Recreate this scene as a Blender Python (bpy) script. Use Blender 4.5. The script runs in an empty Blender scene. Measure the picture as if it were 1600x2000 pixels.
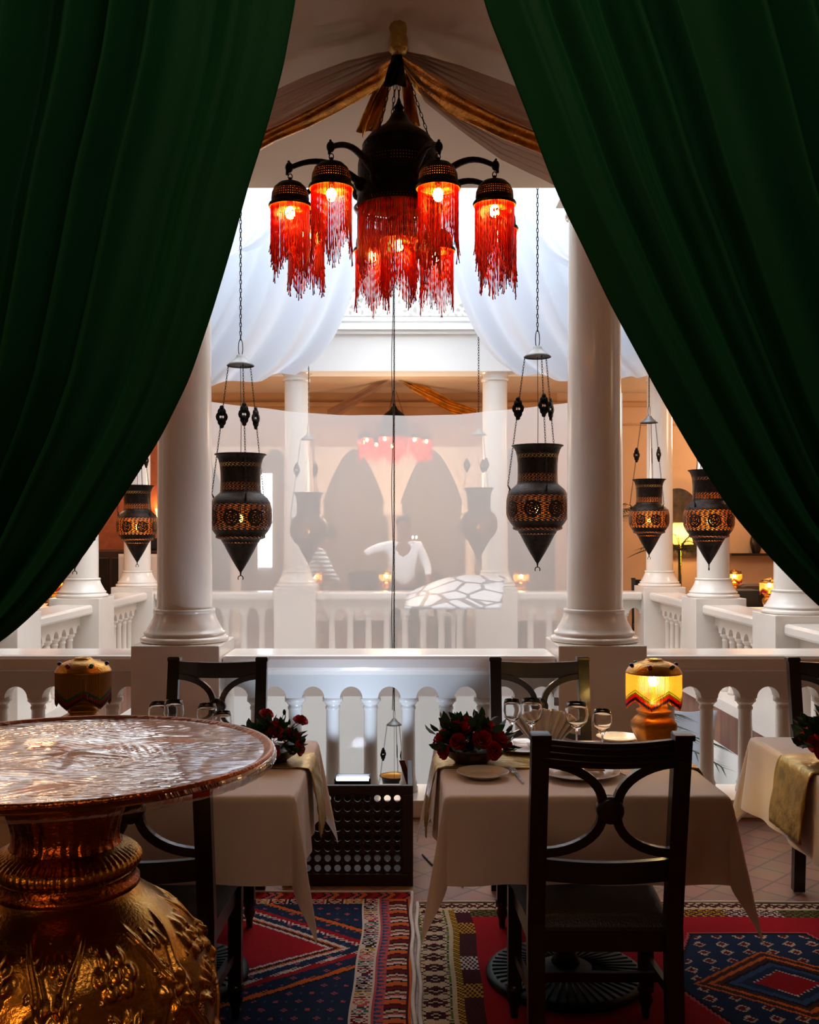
import bpy, bmesh, math, random
import numpy as np
from mathutils import Vector, Matrix
random.seed(7)
PI = math.pi
sc = bpy.context.scene
COL = sc.collection

# ------------------------------------------------------------------ camera
EYE = 1.55; F = 2000.0; CX = 785.0; CY = 1045.0
cam_d = bpy.data.cameras.new('camera'); cam = bpy.data.objects.new('camera', cam_d); COL.objects.link(cam)
cam.location = (0, 0, EYE); cam.rotation_euler = (PI/2, 0, 0)
cam_d.sensor_fit = 'HORIZONTAL'; cam_d.sensor_width = 32; cam_d.lens = 40
cam_d.shift_x = (800-CX)/1600; cam_d.shift_y = (CY-1000)/1600
cam_d.clip_start = 0.05; cam_d.clip_end = 100
sc.camera = cam

def P(px, py, Y):
    return Vector(((px-CX)*Y/F, Y, EYE-(py-CY)*Y/F))

# ------------------------------------------------------------------ world, lights, exposure
sc.view_settings.view_transform = 'Standard'; sc.view_settings.look = 'None'
sc.view_settings.gamma = 1; sc.view_settings.use_curve_mapping = False
sc.view_settings.exposure = 0.36
w = bpy.data.worlds.new('world'); sc.world = w; w.use_nodes = True
w.node_tree.nodes['Background'].inputs[0].default_value = (0.75, 0.85, 1.0, 1)
w.node_tree.nodes['Background'].inputs[1].default_value = 0.8

def light(name, kind, loc, power, color, size=0.1, rot=(0,0,0), sy=None, parent=None, spot=None):
    d = bpy.data.lights.new(name, kind); d.energy = power; d.color = color
    if kind == 'AREA':
        d.size = size
        if sy: d.shape = 'RECTANGLE'; d.size_y = sy
    elif kind == 'SPOT':
        d.spot_size = spot or 1.5; d.shadow_soft_size = size; d.spot_blend = .25
    else: d.shadow_soft_size = size
    o = bpy.data.objects.new(name, d); o.location = loc; o.rotation_euler = rot; COL.objects.link(o)
    if parent: o.parent = parent
    return o
SKY = light('skylight', 'AREA', (-0.05, 8.9, 6.3), 440, (0.93, 0.97, 1.0), 5.8, (0, 0, 0), 5.8)
light('gallery_fill', 'AREA', (0.1, 0.7, 3.4), 7, (1.0, 0.66, 0.42), 0.7, (math.radians(18), 0, 0))  # added warm fill out of view, grazes the curtain folds; no lamp hangs here
light('gallery_fill', 'POINT', (-1.7, 0.9, 1.9), 3.0, (1.0, 0.55, 0.2), 0.06)  # added warm point light for highlights on the brass, no lamp there
light('gallery_fill', 'SPOT', (-1.0, 0.8, 0.95), 7.0, (1.0, 0.45, 0.14), 0.06, (math.radians(72), 0, 0), spot=1.0)  # added unseen spot aimed at the urn for its orange highlight
for lx, ly, lp in ((4.7, 11.0, 45), (4.6, 13.3, 45), (-4.9, 11.0, 30), (-4.6, 13.4, 30), (-0.1, 12.9, 60), (0, 16.0, 34), (-4.8, 4.4, 10), (4.8, 4.4, 10)):
    light('gallery_fill', 'POINT', (lx, ly, 2.3 if abs(lx) < 1 else 3.0), lp, (1.0, 0.68, 0.42), 0.3)  # added fill points that brighten the galleries, not tied to any fixture

# ------------------------------------------------------------------ helpers
def lin(c):
    if isinstance(c, str): c = tuple(int(c[i:i+2], 16)/255 for i in (0, 2, 4))
    return tuple((x/12.92 if x <= .04045 else ((x+.055)/1.055)**2.4) for x in c[:3])

class N:
    """tiny wrapper for shader math"""
    def __init__(s, nt, sock): s.nt = nt; s.s = sock
    def _m(s, op, o=None, o2=None):
        n = s.nt.nodes.new('ShaderNodeMath'); n.operation = op
        for i, v in enumerate((s, o, o2)):
            if v is None: continue
            if isinstance(v, N): s.nt.links.new(v.s, n.inputs[i])
            else: n.inputs[i].default_value = v
        return N(s.nt, n.outputs[0])
    def __add__(s, o): return s._m('ADD', o)
    def __sub__(s, o): return s._m('SUBTRACT', o)
    def __mul__(s, o): return s._m('MULTIPLY', o)
    def __gt__(s, o): return s._m('GREATER_THAN', o)
    def __lt__(s, o): return s._m('LESS_THAN', o)
    def sin(s): return s._m('SINE')
    def abs(s): return s._m('ABSOLUTE')
    def fract(s): return s._m('FRACT')
    def sqrt(s): return s._m('SQRT')
    def max(s, o): return s._m('MAXIMUM', o)
    def min(s, o): return s._m('MINIMUM', o)
    def pw(s, o): return s._m('POWER', o)

MATS = {}
def mat(name, col, rough=.5, metal=0, noise=0, nscale=8, bump=0, bscale=40, spec=.5, trans=0, transl=0, emit=None, es=0,
        sheen=0, coat=0, ior=1.45, alpha=None, wave=None):
    m = bpy.data.materials.new(name); m.use_nodes = True; nt = m.node_tree
    b = nt.nodes['Principled BSDF']; c = lin(col)
    b.inputs['Base Color'].default_value = (*c, 1); b.inputs['Roughness'].default_value = rough
    b.inputs['Metallic'].default_value = metal; b.inputs['Specular IOR Level'].default_value = spec
    b.inputs['Transmission Weight'].default_value = trans; b.inputs['IOR'].default_value = ior
    if sheen: b.inputs['Sheen Weight'].default_value = sheen; b.inputs['Sheen Tint'].default_value = (*[min(1, x*3+.02) for x in c], 1)
    if coat: b.inputs['Coat Weight'].default_value = coat; b.inputs['Coat Roughness'].default_value = .08
    if emit: b.inputs['Emission Color'].default_value = (*lin(emit), 1); b.inputs['Emission Strength'].default_value = es
    tc = nt.nodes.new('ShaderNodeTexCoord')
    if noise:
        n = nt.nodes.new('ShaderNodeTexNoise'); n.inputs['Scale'].default_value = nscale; n.inputs['Detail'].default_value = 5
        nt.links.new(tc.outputs['Object'], n.inputs['Vector'])
        r = nt.nodes.new('ShaderNodeValToRGB'); r.color_ramp.elements[0].position = .3; r.color_ramp.elements[1].position = .7
        r.color_ramp.elements[0].color = (*[x*(1-noise) for x in c], 1); r.color_ramp.elements[1].color = (*[min(1, x*(1+noise*.6)) for x in c], 1)
        nt.links.new(n.outputs['Fac'], r.inputs[0]); nt.links.new(r.outputs[0], b.inputs['Base Color'])
    if bump:
        n = nt.nodes.new('ShaderNodeTexNoise'); n.inputs['Scale'].default_value = bscale; n.inputs['Detail'].default_value = 4
        nt.links.new(tc.outputs['Object'], n.inputs['Vector'])
        bp = nt.nodes.new('ShaderNodeBump'); bp.inputs['Strength'].default_value = bump; bp.inputs['Distance'].default_value = .01
        nt.links.new(n.outputs['Fac'], bp.inputs['Height']); nt.links.new(bp.outputs[0], b.inputs['Normal'])
    out = nt.nodes['Material Output']
    if transl:
        t = nt.nodes.new('ShaderNodeBsdfTranslucent'); t.inputs[0].default_value = (*[min(1, x*1.2) for x in c], 1)
        mx = nt.nodes.new('ShaderNodeMixShader'); mx.inputs[0].default_value = transl
        nt.links.new(b.outputs[0], mx.inputs[1]); nt.links.new(t.outputs[0], mx.inputs[2]); nt.links.new(mx.outputs[0], out.inputs[0])
    if alpha is not None:
        t = nt.nodes.new('ShaderNodeBsdfTransparent'); mx = nt.nodes.new('ShaderNodeMixShader'); mx.inputs[0].default_value = alpha
        src = out.inputs[0].links[0].from_socket
        nt.links.new(t.outputs[0], mx.inputs[1]); nt.links.new(src, mx.inputs[2]); nt.links.new(mx.outputs[0], out.inputs[0])
    MATS[name] = m
    return m

class MB:
    def __init__(s): s.v = []; s.f = []; s.uv = {}; s.sm = []
    def add(s, vs, fs, smooth=True):
        o = len(s.v); s.v += [tuple(p) for p in vs]
        for f in fs: s.f.append(tuple(i+o for i in f)); s.sm.append(smooth)
        return s
    def box(s, x0, x1, y0, y1, z0, z1):
        vs = [(x, y, z) for z in (z0, z1) for y in (y0, y1) for x in (x0, x1)]
        return s.add(vs, [(0,2,3,1),(4,5,7,6),(0,1,5,4),(2,6,7,3),(0,4,6,2),(1,3,7,5)], False)
    def bbox(s, x0, x1, y0, y1, z0, z1, b=.004):
        bm = bmesh.new(); bmesh.ops.create_cube(bm, size=1)
        for v in bm.verts: v.co = Vector(((x0+x1)/2+v.co.x*(x1-x0), (y0+y1)/2+v.co.y*(y1-y0), (z0+z1)/2+v.co.z*(z1-z0)))
        bmesh.ops.bevel(bm, geom=bm.edges[:], offset=b, segments=2, affect='EDGES', profile=.5)
        bm.verts.index_update(); s.add([v.co for v in bm.verts], [[v.index for v in f.verts] for f in bm.faces], False); bm.free(); return s
    def lathe(s, prof, seg=32, c=(0,0,0), ang=2*PI, uv=False, rfun=None):
        n = len(prof); o = len(s.v); full = abs(ang-2*PI) < 1e-6
        cols = seg if (full and not uv) else seg+1
        for j in range(cols):
            a = ang*j/seg
            for r, z in prof:
                rr = r if rfun is None else rfun(r, a, z)
                s.v.append((c[0]+rr*math.cos(a), c[1]+rr*math.sin(a), c[2]+z))
        for j in range(seg):
            k = (j+1) % cols
            for i in range(n-1):
                f = (o+j*n+i, o+k*n+i, o+k*n+i+1, o+j*n+i+1); s.f.append(f); s.sm.append(True)
                if uv: s.uv[len(s.f)-1] = [(j/seg, prof[i][1]), ((j+1)/seg, prof[i][1]), ((j+1)/seg, prof[i+1][1]), (j/seg, prof[i+1][1])]
        return s
    def tube(s, pts, r, seg=8, closed=False, caps=True, flat=None):
        pts = [Vector(p) for p in pts]; n = len(pts); rs = r if isinstance(r, (list, tuple)) else [r]*n
        o = len(s.v); up = Vector((0.13, 0.21, 1)).normalized(); prev = None
        for i, p in enumerate(pts):
            if closed: t = pts[(i+1) % n]-pts[i-1]
            else: t = pts[min(i+1, n-1)]-pts[max(i-1, 0)]
            if t.length < 1e-9: t = Vector((0, 0, 1))
            t.normalize()
            if prev is None:
                a = t.cross(up)
                if a.length < .05: a = t.cross(Vector((1, 0, 0)))
            else: a = prev-t*prev.dot(t)
            a.normalize(); b = t.cross(a); prev = a
            for k in range(seg):
                q = 2*PI*k/seg; s.v.append(tuple(p+a*math.cos(q)*rs[i]+b*math.sin(q)*rs[i]))
        m = n if closed else n-1
        for i in range(m):
            j = (i+1) % n
            for k in range(seg):
                l = (k+1) % seg; s.f.append((o+i*seg+k, o+i*seg+l, o+j*seg+l, o+j*seg+k)); s.sm.append(True)
        if caps and not closed:
            s.f.append(tuple(o+k for k in range(seg))[::-1]); s.sm.append(False)
            s.f.append(tuple(o+(n-1)*seg+k for k in range(seg))); s.sm.append(False)
        return s
    def bar(s, pts, wv, hv):
        """rectangular section swept along pts; wv/hv = half-extent vectors (constant)"""
        wv = Vector(wv); o = len(s.v); n = len(pts)
        for i, p in enumerate(pts):
            p = Vector(p); t = Vector(pts[min(i+1, n-1)])-Vector(pts[max(i-1, 0)]); t.normalize()
            h = t.cross(wv.normalized()).normalized()*hv
            for q in (p-wv-h, p+wv-h, p+wv+h, p-wv+h): s.v.append(tuple(q))
        for i in range(n-1):
            for k in range(4):
                l = (k+1) % 4; s.f.append((o+i*4+k, o+i*4+l, o+i*4+4+l, o+i*4+4+k)); s.sm.append(False)
        s.f.append((o+3, o+2, o+1, o)); s.sm.append(False); e = o+(n-1)*4; s.f.append((e, e+1, e+2, e+3)); s.sm.append(False)
        return s
    def grid(s, fn, nu, nv, uv=False):
        o = len(s.v)
        for i in range(nu+1):
            for j in range(nv+1): s.v.append(tuple(fn(i/nu, j/nv)))
        for i in range(nu):
            for j in range(nv):
                a = o+i*(nv+1)+j; s.f.append((a, a+nv+1, a+nv+2, a+1)); s.sm.append(True)
                if uv: s.uv[len(s.f)-1] = [(i/nu, j/nv), ((i+1)/nu, j/nv), ((i+1)/nu, (j+1)/nv), (i/nu, (j+1)/nv)]
        return s
    def sphere(s, c, r, u=12, v=8, sc_=(1,1,1)):
        prof = [(max(1e-5, r*math.sin(PI*i/v)), -r*math.cos(PI*i/v)) for i in range(v+1)]
        o = len(s.v); s.lathe(prof, u)
        for i in range(o, len(s.v)):
            x, y, z = s.v[i]; s.v[i] = (c[0]+x*sc_[0], c[1]+y*sc_[1], c[2]+z*sc_[2])
        return s
    def chain(s, p0, p1, L=.028, wd=.008, r=.0016, phase=0):
        p0 = Vector(p0); p1 = Vector(p1); d = p1-p0; n = max(1, int(d.length/(L*.78))); t = d.normalized()
        a = t.cross(Vector((0, 1, .02))).normalized(); b = t.cross(a)
        for i in range(n):
            c = p0+d*((i+.5)/n); side = a if (i+phase) % 2 else b
            other = b if (i+phase) % 2 else a
            side = (side*.93+other*.37)
            pts = [c+t*(math.sin(q)*L/2)+side*(math.cos(q)*wd/2) for q in [2*PI*k/8 for k in range(8)]]
            s.tube(pts, r, 4, closed=True)
        return s
    def xf(s, M):
        s.v = [tuple(M @ Vector(p)) for p in s.v]; return s
    def build(s, name, m, parent=None, solid=None):
        me = bpy.data.meshes.new(name); me.from_pydata(s.v, [], s.f)
        me.polygons.foreach_set('use_smooth', s.sm)
        if s.uv:
            l = me.uv_layers.new(name='UVMap')
            for fi, us in s.uv.items():
                p = me.polygons[fi]
                for k, li in enumerate(p.loop_indices): l.data[li].uv = us[k]
        me.validate(); me.update()
        if m: me.materials.append(MATS[m] if isinstance(m, str) else m)
        o = bpy.data.objects.new(name, me); COL.objects.link(o)
        if parent: o.parent = parent
        if solid:
            md = o.modifiers.new('thickness', 'SOLIDIFY'); md.thickness = solid; md.offset = 0
        return o

def tag(o, label=None, cat=None, group=None, kind=None):
    if label: o['label'] = label
    if cat: o['category'] = cat
    if group: o['group'] = group
    if kind: o['kind'] = kind
    return o
def thing(name, label, cat, loc=(0,0,0), rz=0, group=None):
    o = bpy.data.objects.new(name, None); COL.objects.link(o); o.location = loc; o.rotation_euler = (0, 0, rz)
    o.empty_display_size = .1
    return tag(o, label, cat, group)
def struct(name, mb, m): return tag(mb.build(name, m), kind='structure')
def kids(o): return [c for c in bpy.data.objects if c.parent == o]
CH = {}
def dup(root, loc, rz=0, label=None, group=None, scale=None, light_scale=1):
    r = root.copy(); COL.objects.link(r); r.location = loc; r.rotation_euler = (0, 0, rz)
    if label: r['label'] = label
    if group: r['group'] = group
    if scale: r.scale = (scale, scale, scale) if not isinstance(scale, tuple) else scale
    def rec(src, dst):
        for ch in kids(src):
            c = ch.copy(); COL.objects.link(c); c.parent = dst; rec(ch, c)
    rec(root, r)
    return r

# ------------------------------------------------------------------ materials
mat('white_plaster', 'e9e2da', .55, noise=.04, nscale=3, bump=.05, bscale=60)
mat('gloss_white', 'eae1d8', .22, noise=.03, nscale=4, bump=.03, bscale=25, coat=.3)
mat('bright_wall', 'f2f1ee', .7)
mat('beige_wall', 'cba684', .8, noise=.07, nscale=2, bump=.1, bscale=30)
mat('tan_wall', 'b98d62', .8, noise=.08, nscale=2)
mat('grey_wall', 'a39c97', .8, noise=.08)
mat('red_wall', '9a5233', .7, noise=.25, nscale=12)
mat('ceiling_paint', 'd6bea4', .85, noise=.05, nscale=1.5, bump=.05, bscale=50)
mat('dark_room', '5a4234', .9)
mat('dark_wood', '1b0f0a', .32, noise=.35, nscale=14, spec=.5, coat=.15)
mat('lattice_wood', '2a140c', .45, noise=.3, nscale=20)
mat('red_wood', '5a2314', .4, noise=.3, nscale=10)
mat('leather', '08090c', .36, bump=.25, bscale=180)
mat('iron', '16201f', .45, metal=.6, noise=.3, nscale=20)
mat('dark_metal', '1d1613', .38, metal=.85, noise=.5, nscale=30, bump=.4, bscale=90)
mat('chain_metal', '1c1816', .5, metal=.7)
mat('bell_metal', '6d6c6b', .45, metal=.6, noise=.2)
mat('green_velvet', '054a29', .75, noise=.12, nscale=3, bump=.12, bscale=400, sheen=.3, spec=.25)
mat('white_sheer', 'ccd2dc', .8, transl=.55)
mat('gauze', 'b58f78', .8, transl=.4, alpha=.5)
mat('gold_cloth', 'd8942a', .24, metal=.7, noise=.45, nscale=9, bump=.7, bscale=14)
mat('gold_runner', 'c2a258', .34, metal=.6, noise=.35, nscale=18, bump=.6, bscale=30)
mat('tablecloth', 'f0e0d6', .85, noise=.03, nscale=6, bump=.08, bscale=300, transl=.12)
mat('napkin_white', 'f1eae8', .85, bump=.1, bscale=90)
mat('napkin_peach', 'e6b592', .85, bump=.1, bscale=90)
mat('china', 'eeeaea', .15, coat=.5)
mat('steel', 'c9c9cc', .18, metal=1)
mat('glass', 'ffffff', .02, trans=1, ior=1.45)
mat('brass', 'c08a3a', .24, metal=1, noise=.35, nscale=9, bump=.25, bscale=150)
mat('urn_brass', 'b8873f', .24, metal=1, noise=.3, nscale=7, bump=.12, bscale=140)
mat('copper', '9c5524', .24, metal=1, noise=.4, nscale=10, bump=.35, bscale=90)
mat('copper_dots', 'a94a24', .25, metal=1, noise=.2, nscale=40)
mat('gold_paint', 'b37a26', .38, metal=.7, noise=.35, nscale=14, bump=.3, bscale=60)
mat('bulb_warm', 'ffd28a', .3, emit='ffb04a', es=110)
mat('bulb_lantern', 'ffd28a', .3, emit='ffb050', es=32)
mat('bulb_table', 'ffe28a', .3, emit='ffd070', es=160)
mat('flood_face', 'ffffff', .3, emit='dbe6ff', es=30)
mat('black_plastic', '101010', .5)
mat('red_bead', 'dd3a0e', .25, transl=.5, spec=.8)
mat('rose_red', 'b00c14', .6, sheen=.4, noise=.3, nscale=60)
mat('leaf', '1f3a1c', .5, noise=.4, nscale=30, transl=.15)
mat('palm_leaf', '2c3a20', .5, transl=.15)
mat('bowl_brown', '3a1a10', .35, coat=.3)
mat('bowl_copper', '8a4a24', .3, metal=.8)
mat('gem_green', '0d6b33', .1, spec=1); mat('gem_blue', '1c2f9a', .1, spec=1); mat('gem_red', 'a3180c', .1, spec=1)
mat('skin', '8a5a40', .6); mat('hair', '15100d', .7)
mat('shirt_white', 'eef0f6', .8); mat('trousers_dark', '1c1d24', .8)
mat('white_panel', 'f4f6fb', .6)
mat('rug_edge', 'cfc2b8', .95, noise=.2)
mat('sofa_brown', '3b1c12', .5, noise=.2)
mat('lower_floor', 'cfcac2', .6, noise=.1)

# terracotta floor
m = mat('terracotta', '9a6a50', .5); nt = m.node_tree; b = nt.nodes['Principled BSDF']
tc = nt.nodes.new('ShaderNodeTexCoord'); mp = nt.nodes.new('ShaderNodeMapping'); mp.inputs['Rotation'].default_value = (0, 0, .785)
br = nt.nodes.new('ShaderNodeTexBrick'); br.offset = 0; br.inputs['Scale'].default_value = 3.4
br.inputs['Color1'].default_value = (*lin('a06c50'), 1); br.inputs['Color2'].default_value = (*lin('8f5f49'), 1); br.inputs['Mortar'].default_value = (*lin('6e4c3d'), 1)
br.inputs['Mortar Size'].default_value = .02; br.inputs['Brick Width'].default_value = .5; br.inputs['Row Height'].default_value = .5
nz = nt.nodes.new('ShaderNodeTexNoise'); nz.inputs['Scale'].default_value = 6
mx = nt.nodes.new('ShaderNodeMix'); mx.data_type = 'RGBA'; mx.blend_type = 'MULTIPLY'; mx.inputs[0].default_value = .5
nt.links.new(tc.outputs['Object'], mp.inputs[0]); nt.links.new(mp.outputs[0], br.inputs[0]); nt.links.new(tc.outputs['Object'], nz.inputs[0])
nt.links.new(br.outputs[0], mx.inputs[6]); nt.links.new(nz.outputs['Color'], mx.inputs[7]); nt.links.new(mx.outputs[2], b.inputs['Base Color'])

# carved frieze
m = mat('frieze', 'e8e6e0', .7); nt = m.node_tree; b = nt.nodes['Principled BSDF']
tc = nt.nodes.new('ShaderNodeTexCoord'); vo = nt.nodes.new('ShaderNodeTexVoronoi'); vo.feature = 'DISTANCE_TO_EDGE'; vo.inputs['Scale'].default_value = 14
nt.links.new(tc.outputs['Object'], vo.inputs[0]); cr = nt.nodes.new('ShaderNodeValToRGB')
cr.color_ramp.elements[0].position = .12; cr.color_ramp.elements[1].position = .3
cr.color_ramp.elements[0].color = (*lin('f2f0ec'), 1); cr.color_ramp.elements[1].color = (*lin('c4c1b9'), 1)
nt.links.new(vo.outputs['Distance'], cr.inputs[0]); nt.links.new(cr.outputs[0], b.inputs['Base Color'])

# sheer net
m = bpy.data.materials.new('net'); MATS['net'] = m; m.use_nodes = True; nt = m.node_tree; nt.nodes.remove(nt.nodes['Principled BSDF'])
d = nt.nodes.new('ShaderNodeBsdfDiffuse'); d.inputs[0].default_value = (.93, .94, .96, 1)
tl = nt.nodes.new('ShaderNodeBsdfTranslucent'); tl.inputs[0].default_value = (.93, .94, .96, 1)
tr = nt.nodes.new('ShaderNodeBsdfTransparent')
m1 = nt.nodes.new('ShaderNodeMixShader'); m1.inputs[0].default_value = .5
m2 = nt.nodes.new('ShaderNodeMixShader'); m2.inputs[0].default_value = .54
nt.links.new(d.outputs[0], m1.inputs[1]); nt.links.new(tl.outputs[0], m1.inputs[2])
nt.links.new(tr.outputs[0], m2.inputs[1]); nt.links.new(m1.outputs[0], m2.inputs[2]); nt.links.new(m2.outputs[0], nt.nodes['Material Output'].inputs[0])

# clear sheets (guard glass, plastic wrap)
def clear_sheet(name, refl, tint, rough, bumpf=None):
    m = bpy.data.materials.new(name); MATS[name] = m; m.use_nodes = True; nt = m.node_tree; nt.nodes.remove(nt.nodes['Principled BSDF'])
    g = nt.nodes.new('ShaderNodeBsdfGlossy'); g.inputs['Roughness'].default_value = rough; g.inputs[0].default_value = (1, 1, 1, 1)
    tr = nt.nodes.new('ShaderNodeBsdfTransparent'); tr.inputs[0].default_value = (*tint, 1)
    fr = nt.nodes.new('ShaderNodeFresnel'); fr.inputs[0].default_value = 1.5
    k = (N(nt, fr.outputs[0])*refl)
    mx = nt.nodes.new('ShaderNodeMixShader'); nt.links.new(k.s, mx.inputs[0])
    nt.links.new(tr.outputs[0], mx.inputs[1]); nt.links.new(g.outputs[0], mx.inputs[2]); nt.links.new(mx.outputs[0], nt.nodes['Material Output'].inputs[0])
    if bumpf: bumpf(nt, g, fr)
    return m
clear_sheet('guard_glass', .02, (.9, .93, .95), .03)
def wrap_bump(nt, g, fr):
    tc = nt.nodes.new('ShaderNodeTexCoord')
    bp = nt.nodes.new('ShaderNodeBump'); bp.inputs['Strength'].default_value = .7; bp.inputs['Distance'].default_value = .012
    acc = None
    for rot, scl, wt in ((-.28, (1.8, 42, 1), 1.1), (.6, (2, 60, 1), .3), (-1.0, (3, 24, 1), .4)):
        mp = nt.nodes.new('ShaderNodeMapping'); mp.inputs['Rotation'].default_value = (0, 0, rot); mp.inputs['Scale'].default_value = scl
        nz = nt.nodes.new('ShaderNodeTexNoise'); nz.inputs['Scale'].default_value = 1; nz.inputs['Detail'].default_value = 4; nz.inputs['Distortion'].default_value = .6
        nt.links.new(tc.outputs['Object'], mp.inputs[0]); nt.links.new(mp.outputs[0], nz.inputs[0])
        k = N(nt, nz.outputs['Fac'])*wt; acc = k if acc is None else acc+k
    nl = nt.nodes.new('ShaderNodeTexNoise'); nl.inputs['Scale'].default_value = 5; nt.links.new(tc.outputs['Object'], nl.inputs[0])
    acc = acc*((N(nt, nl.outputs['Fac'])-.38)*5).max(.12).min(1.3)
    nt.links.new(acc.s, bp.inputs['Height']); nt.links.new(bp.outputs[0], g.inputs['Normal']); nt.links.new(bp.outputs[0], fr.inputs['Normal'])
clear_sheet('plastic_wrap', .6, (.97, .95, .93), .07, wrap_bump)

# pierced lantern metal : holes driven by UV (u around, v = height in metres)
def pierced(name, col, bands, N_=90, M_=85, ros=None, rough=.4, thr=.68, scr=.62):
    m = mat(name, col, rough, metal=.85, noise=.5, nscale=30, bump=.3, bscale=120); nt = m.node_tree; b = nt.nodes['Principled BSDF']
    uvn = nt.nodes.new('ShaderNodeUVMap'); sp = nt.nodes.new('ShaderNodeSeparateXYZ'); nt.links.new(uvn.outputs[0], sp.inputs[0])
    u = N(nt, sp.outputs[0]); v = N(nt, sp.outputs[1])
    dots = ((u*(2*PI*N_)).sin()*(v*(2*PI*M_)).sin()).abs() > thr
    mask = None
    for lo, hi in bands:
        k = (v > lo)*(v < hi); mask = k if mask is None else mask.max(k)
    if ros:
        n, vc, ru, lo, hi = ros
        du = ((u*n).fract()-.5)*(1/n)*1.25; dv = v-vc
        dist = (du*du+dv*dv).sqrt()
        ring = (dist > ru)+((dist*(2*PI/.016)).sin() > .75)*(dist < ru*.9)
        mask = mask.max(ring.min(1.0)*(v > lo)*(v < hi))
    scroll = ((u*(2*PI*N_/6)+(v*150).sin()*2.2).sin()).abs() < scr
    hole = dots*mask*scroll
    gm = nt.nodes.new('ShaderNodeNewGeometry'); mc = nt.nodes.new('ShaderNodeMix'); mc.data_type = 'RGBA'
    src = b.inputs['Base Color'].links[0].from_socket if b.inputs['Base Color'].links else None
    nt.links.new(gm.outputs['Backfacing'], mc.inputs[0]); nt.links.new(src, mc.inputs[6]); mc.inputs[7].default_value = (*lin('d09a50'), 1)
    nt.links.new(mc.outputs[2], b.inputs['Base Color'])
    t = nt.nodes.new('ShaderNodeBsdfTransparent'); mx = nt.nodes.new('ShaderNodeMixShader'); out = nt.nodes['Material Output']
    nt.links.new(hole.s, mx.inputs[0]); nt.links.new(b.outputs[0], mx.inputs[1]); nt.links.new(t.outputs[0], mx.inputs[2]); nt.links.new(mx.outputs[0], out.inputs[0])
    return m
pierced('lantern_metal', '241a15', [(-.24, -.19), (-.085, -.06), (-.555, -.545), (-.59, -.58)], 95, 80, ros=(8, -.42, .055, -.50, -.33))
pierced('shade_metal', '1e1512', [(.030, .060)], 26, 55, thr=.96, scr=2)
pierced('dome_metal', '150e0c', [(.035, .075), (.20, .235)], 44, 40, thr=.85, scr=2)

# bead fringe with zigzag colours for table lamps
m = bpy.data.materials.new('bead_zigzag'); MATS['bead_zigzag'] = m; m.use_nodes = True; nt = m.node_tree; b = nt.nodes['Principled BSDF']
uvn = nt.nodes.new('ShaderNodeUVMap'); sp = nt.nodes.new('ShaderNodeSeparateXYZ'); nt.links.new(uvn.outputs[0], sp.inputs[0])
u = N(nt, sp.outputs[0]); v = N(nt, sp.outputs[1])
zz = ((u*5).fract()-.5).abs()*2
lv = v
cr = nt.nodes.new('ShaderNodeValToRGB'); cr.color_ramp.interpolation = 'CONSTANT'
els = [(0, 'c8741c'), (.05, '30205c'), (.15, 'c81a14'), (.27, '4f8a1c'), (.32, 'f0d860'), (.36, '6f9a24'), (.40, 'faeaa0')]
cr.color_ramp.elements[0].position = 0; cr.color_ramp.elements[0].color = (*lin(els[0][1]), 1)
cr.color_ramp.elements[1].position = els[1][0]; cr.color_ramp.elements[1].color = (*lin(els[1][1]), 1)
for p_, c_ in els[2:]:
    e = cr.color_ramp.elements.new(p_); e.color = (*lin(c_), 1)
k = lv*1.0
nt.links.new(k.s, cr.inputs[0]); nt.links.new(cr.outputs[0], b.inputs['Base Color']); b.inputs['Roughness'].default_value = .3
t = nt.nodes.new('ShaderNodeBsdfTranslucent'); nt.links.new(cr.outputs[0], t.inputs[0]); mx = nt.nodes.new('ShaderNodeMixShader'); mx.inputs[0].default_value = .6
nt.links.new(b.outputs[0], mx.inputs[1]); nt.links.new(t.outputs[0], mx.inputs[2]); nt.links.new(mx.outputs[0], nt.nodes['Material Output'].inputs[0])
m2_ = m.copy(); m2_.name = 'bead_amber'; MATS['bead_amber'] = m2_
r2_ = [q for q in m2_.node_tree.nodes if q.type == 'VALTORGB'][0].color_ramp
for e, c_ in zip(r2_.elements, ('9a5424', '5a1a18', 'b0281c', '1a8a4c', '1e7a44', 'b9802c', 'bd8a32')): e.color = (*lin(c_), 1)

m = mat('stripe_shirt', 'a9acb4', .8); nt = m.node_tree; b = nt.nodes['Principled BSDF']
tc = nt.nodes.new('ShaderNodeTexCoord'); wv = nt.nodes.new('ShaderNodeTexWave'); wv.bands_direction = 'Z'; wv.inputs['Scale'].default_value = 6
cr = nt.nodes.new('ShaderNodeValToRGB'); cr.color_ramp.elements[0].color = (*lin('55606a'), 1); cr.color_ramp.elements[1].color = (*lin('d8dce2'), 1)
nt.links.new(tc.outputs['Object'], wv.inputs[0]); nt.links.new(wv.outputs[0], cr.inputs[0]); nt.links.new(cr.outputs[0], b.inputs['Base Color'])

m = mat('mosaic', 'f0f2f6', .4); nt = m.node_tree; b = nt.nodes['Principled BSDF']
tc = nt.nodes.new('ShaderNodeTexCoord'); vo = nt.nodes.new('ShaderNodeTexVoronoi'); vo.feature = 'DISTANCE_TO_EDGE'; vo.inputs['Scale'].default_value = 3.4
cr = nt.nodes.new('ShaderNodeValToRGB'); cr.color_ramp.interpolation = 'CONSTANT'; cr.color_ramp.elements[0].color = (*lin('6d6e74'), 1); cr.color_ramp.elements[1].position = .06; cr.color_ramp.elements[1].color = (*lin('d2d6dc'), 1)
nt.links.new(tc.outputs['Object'], vo.inputs[0]); nt.links.new(vo.outputs['Distance'], cr.inputs[0]); nt.links.new(cr.outputs[0], b.inputs['Base Color'])

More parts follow.
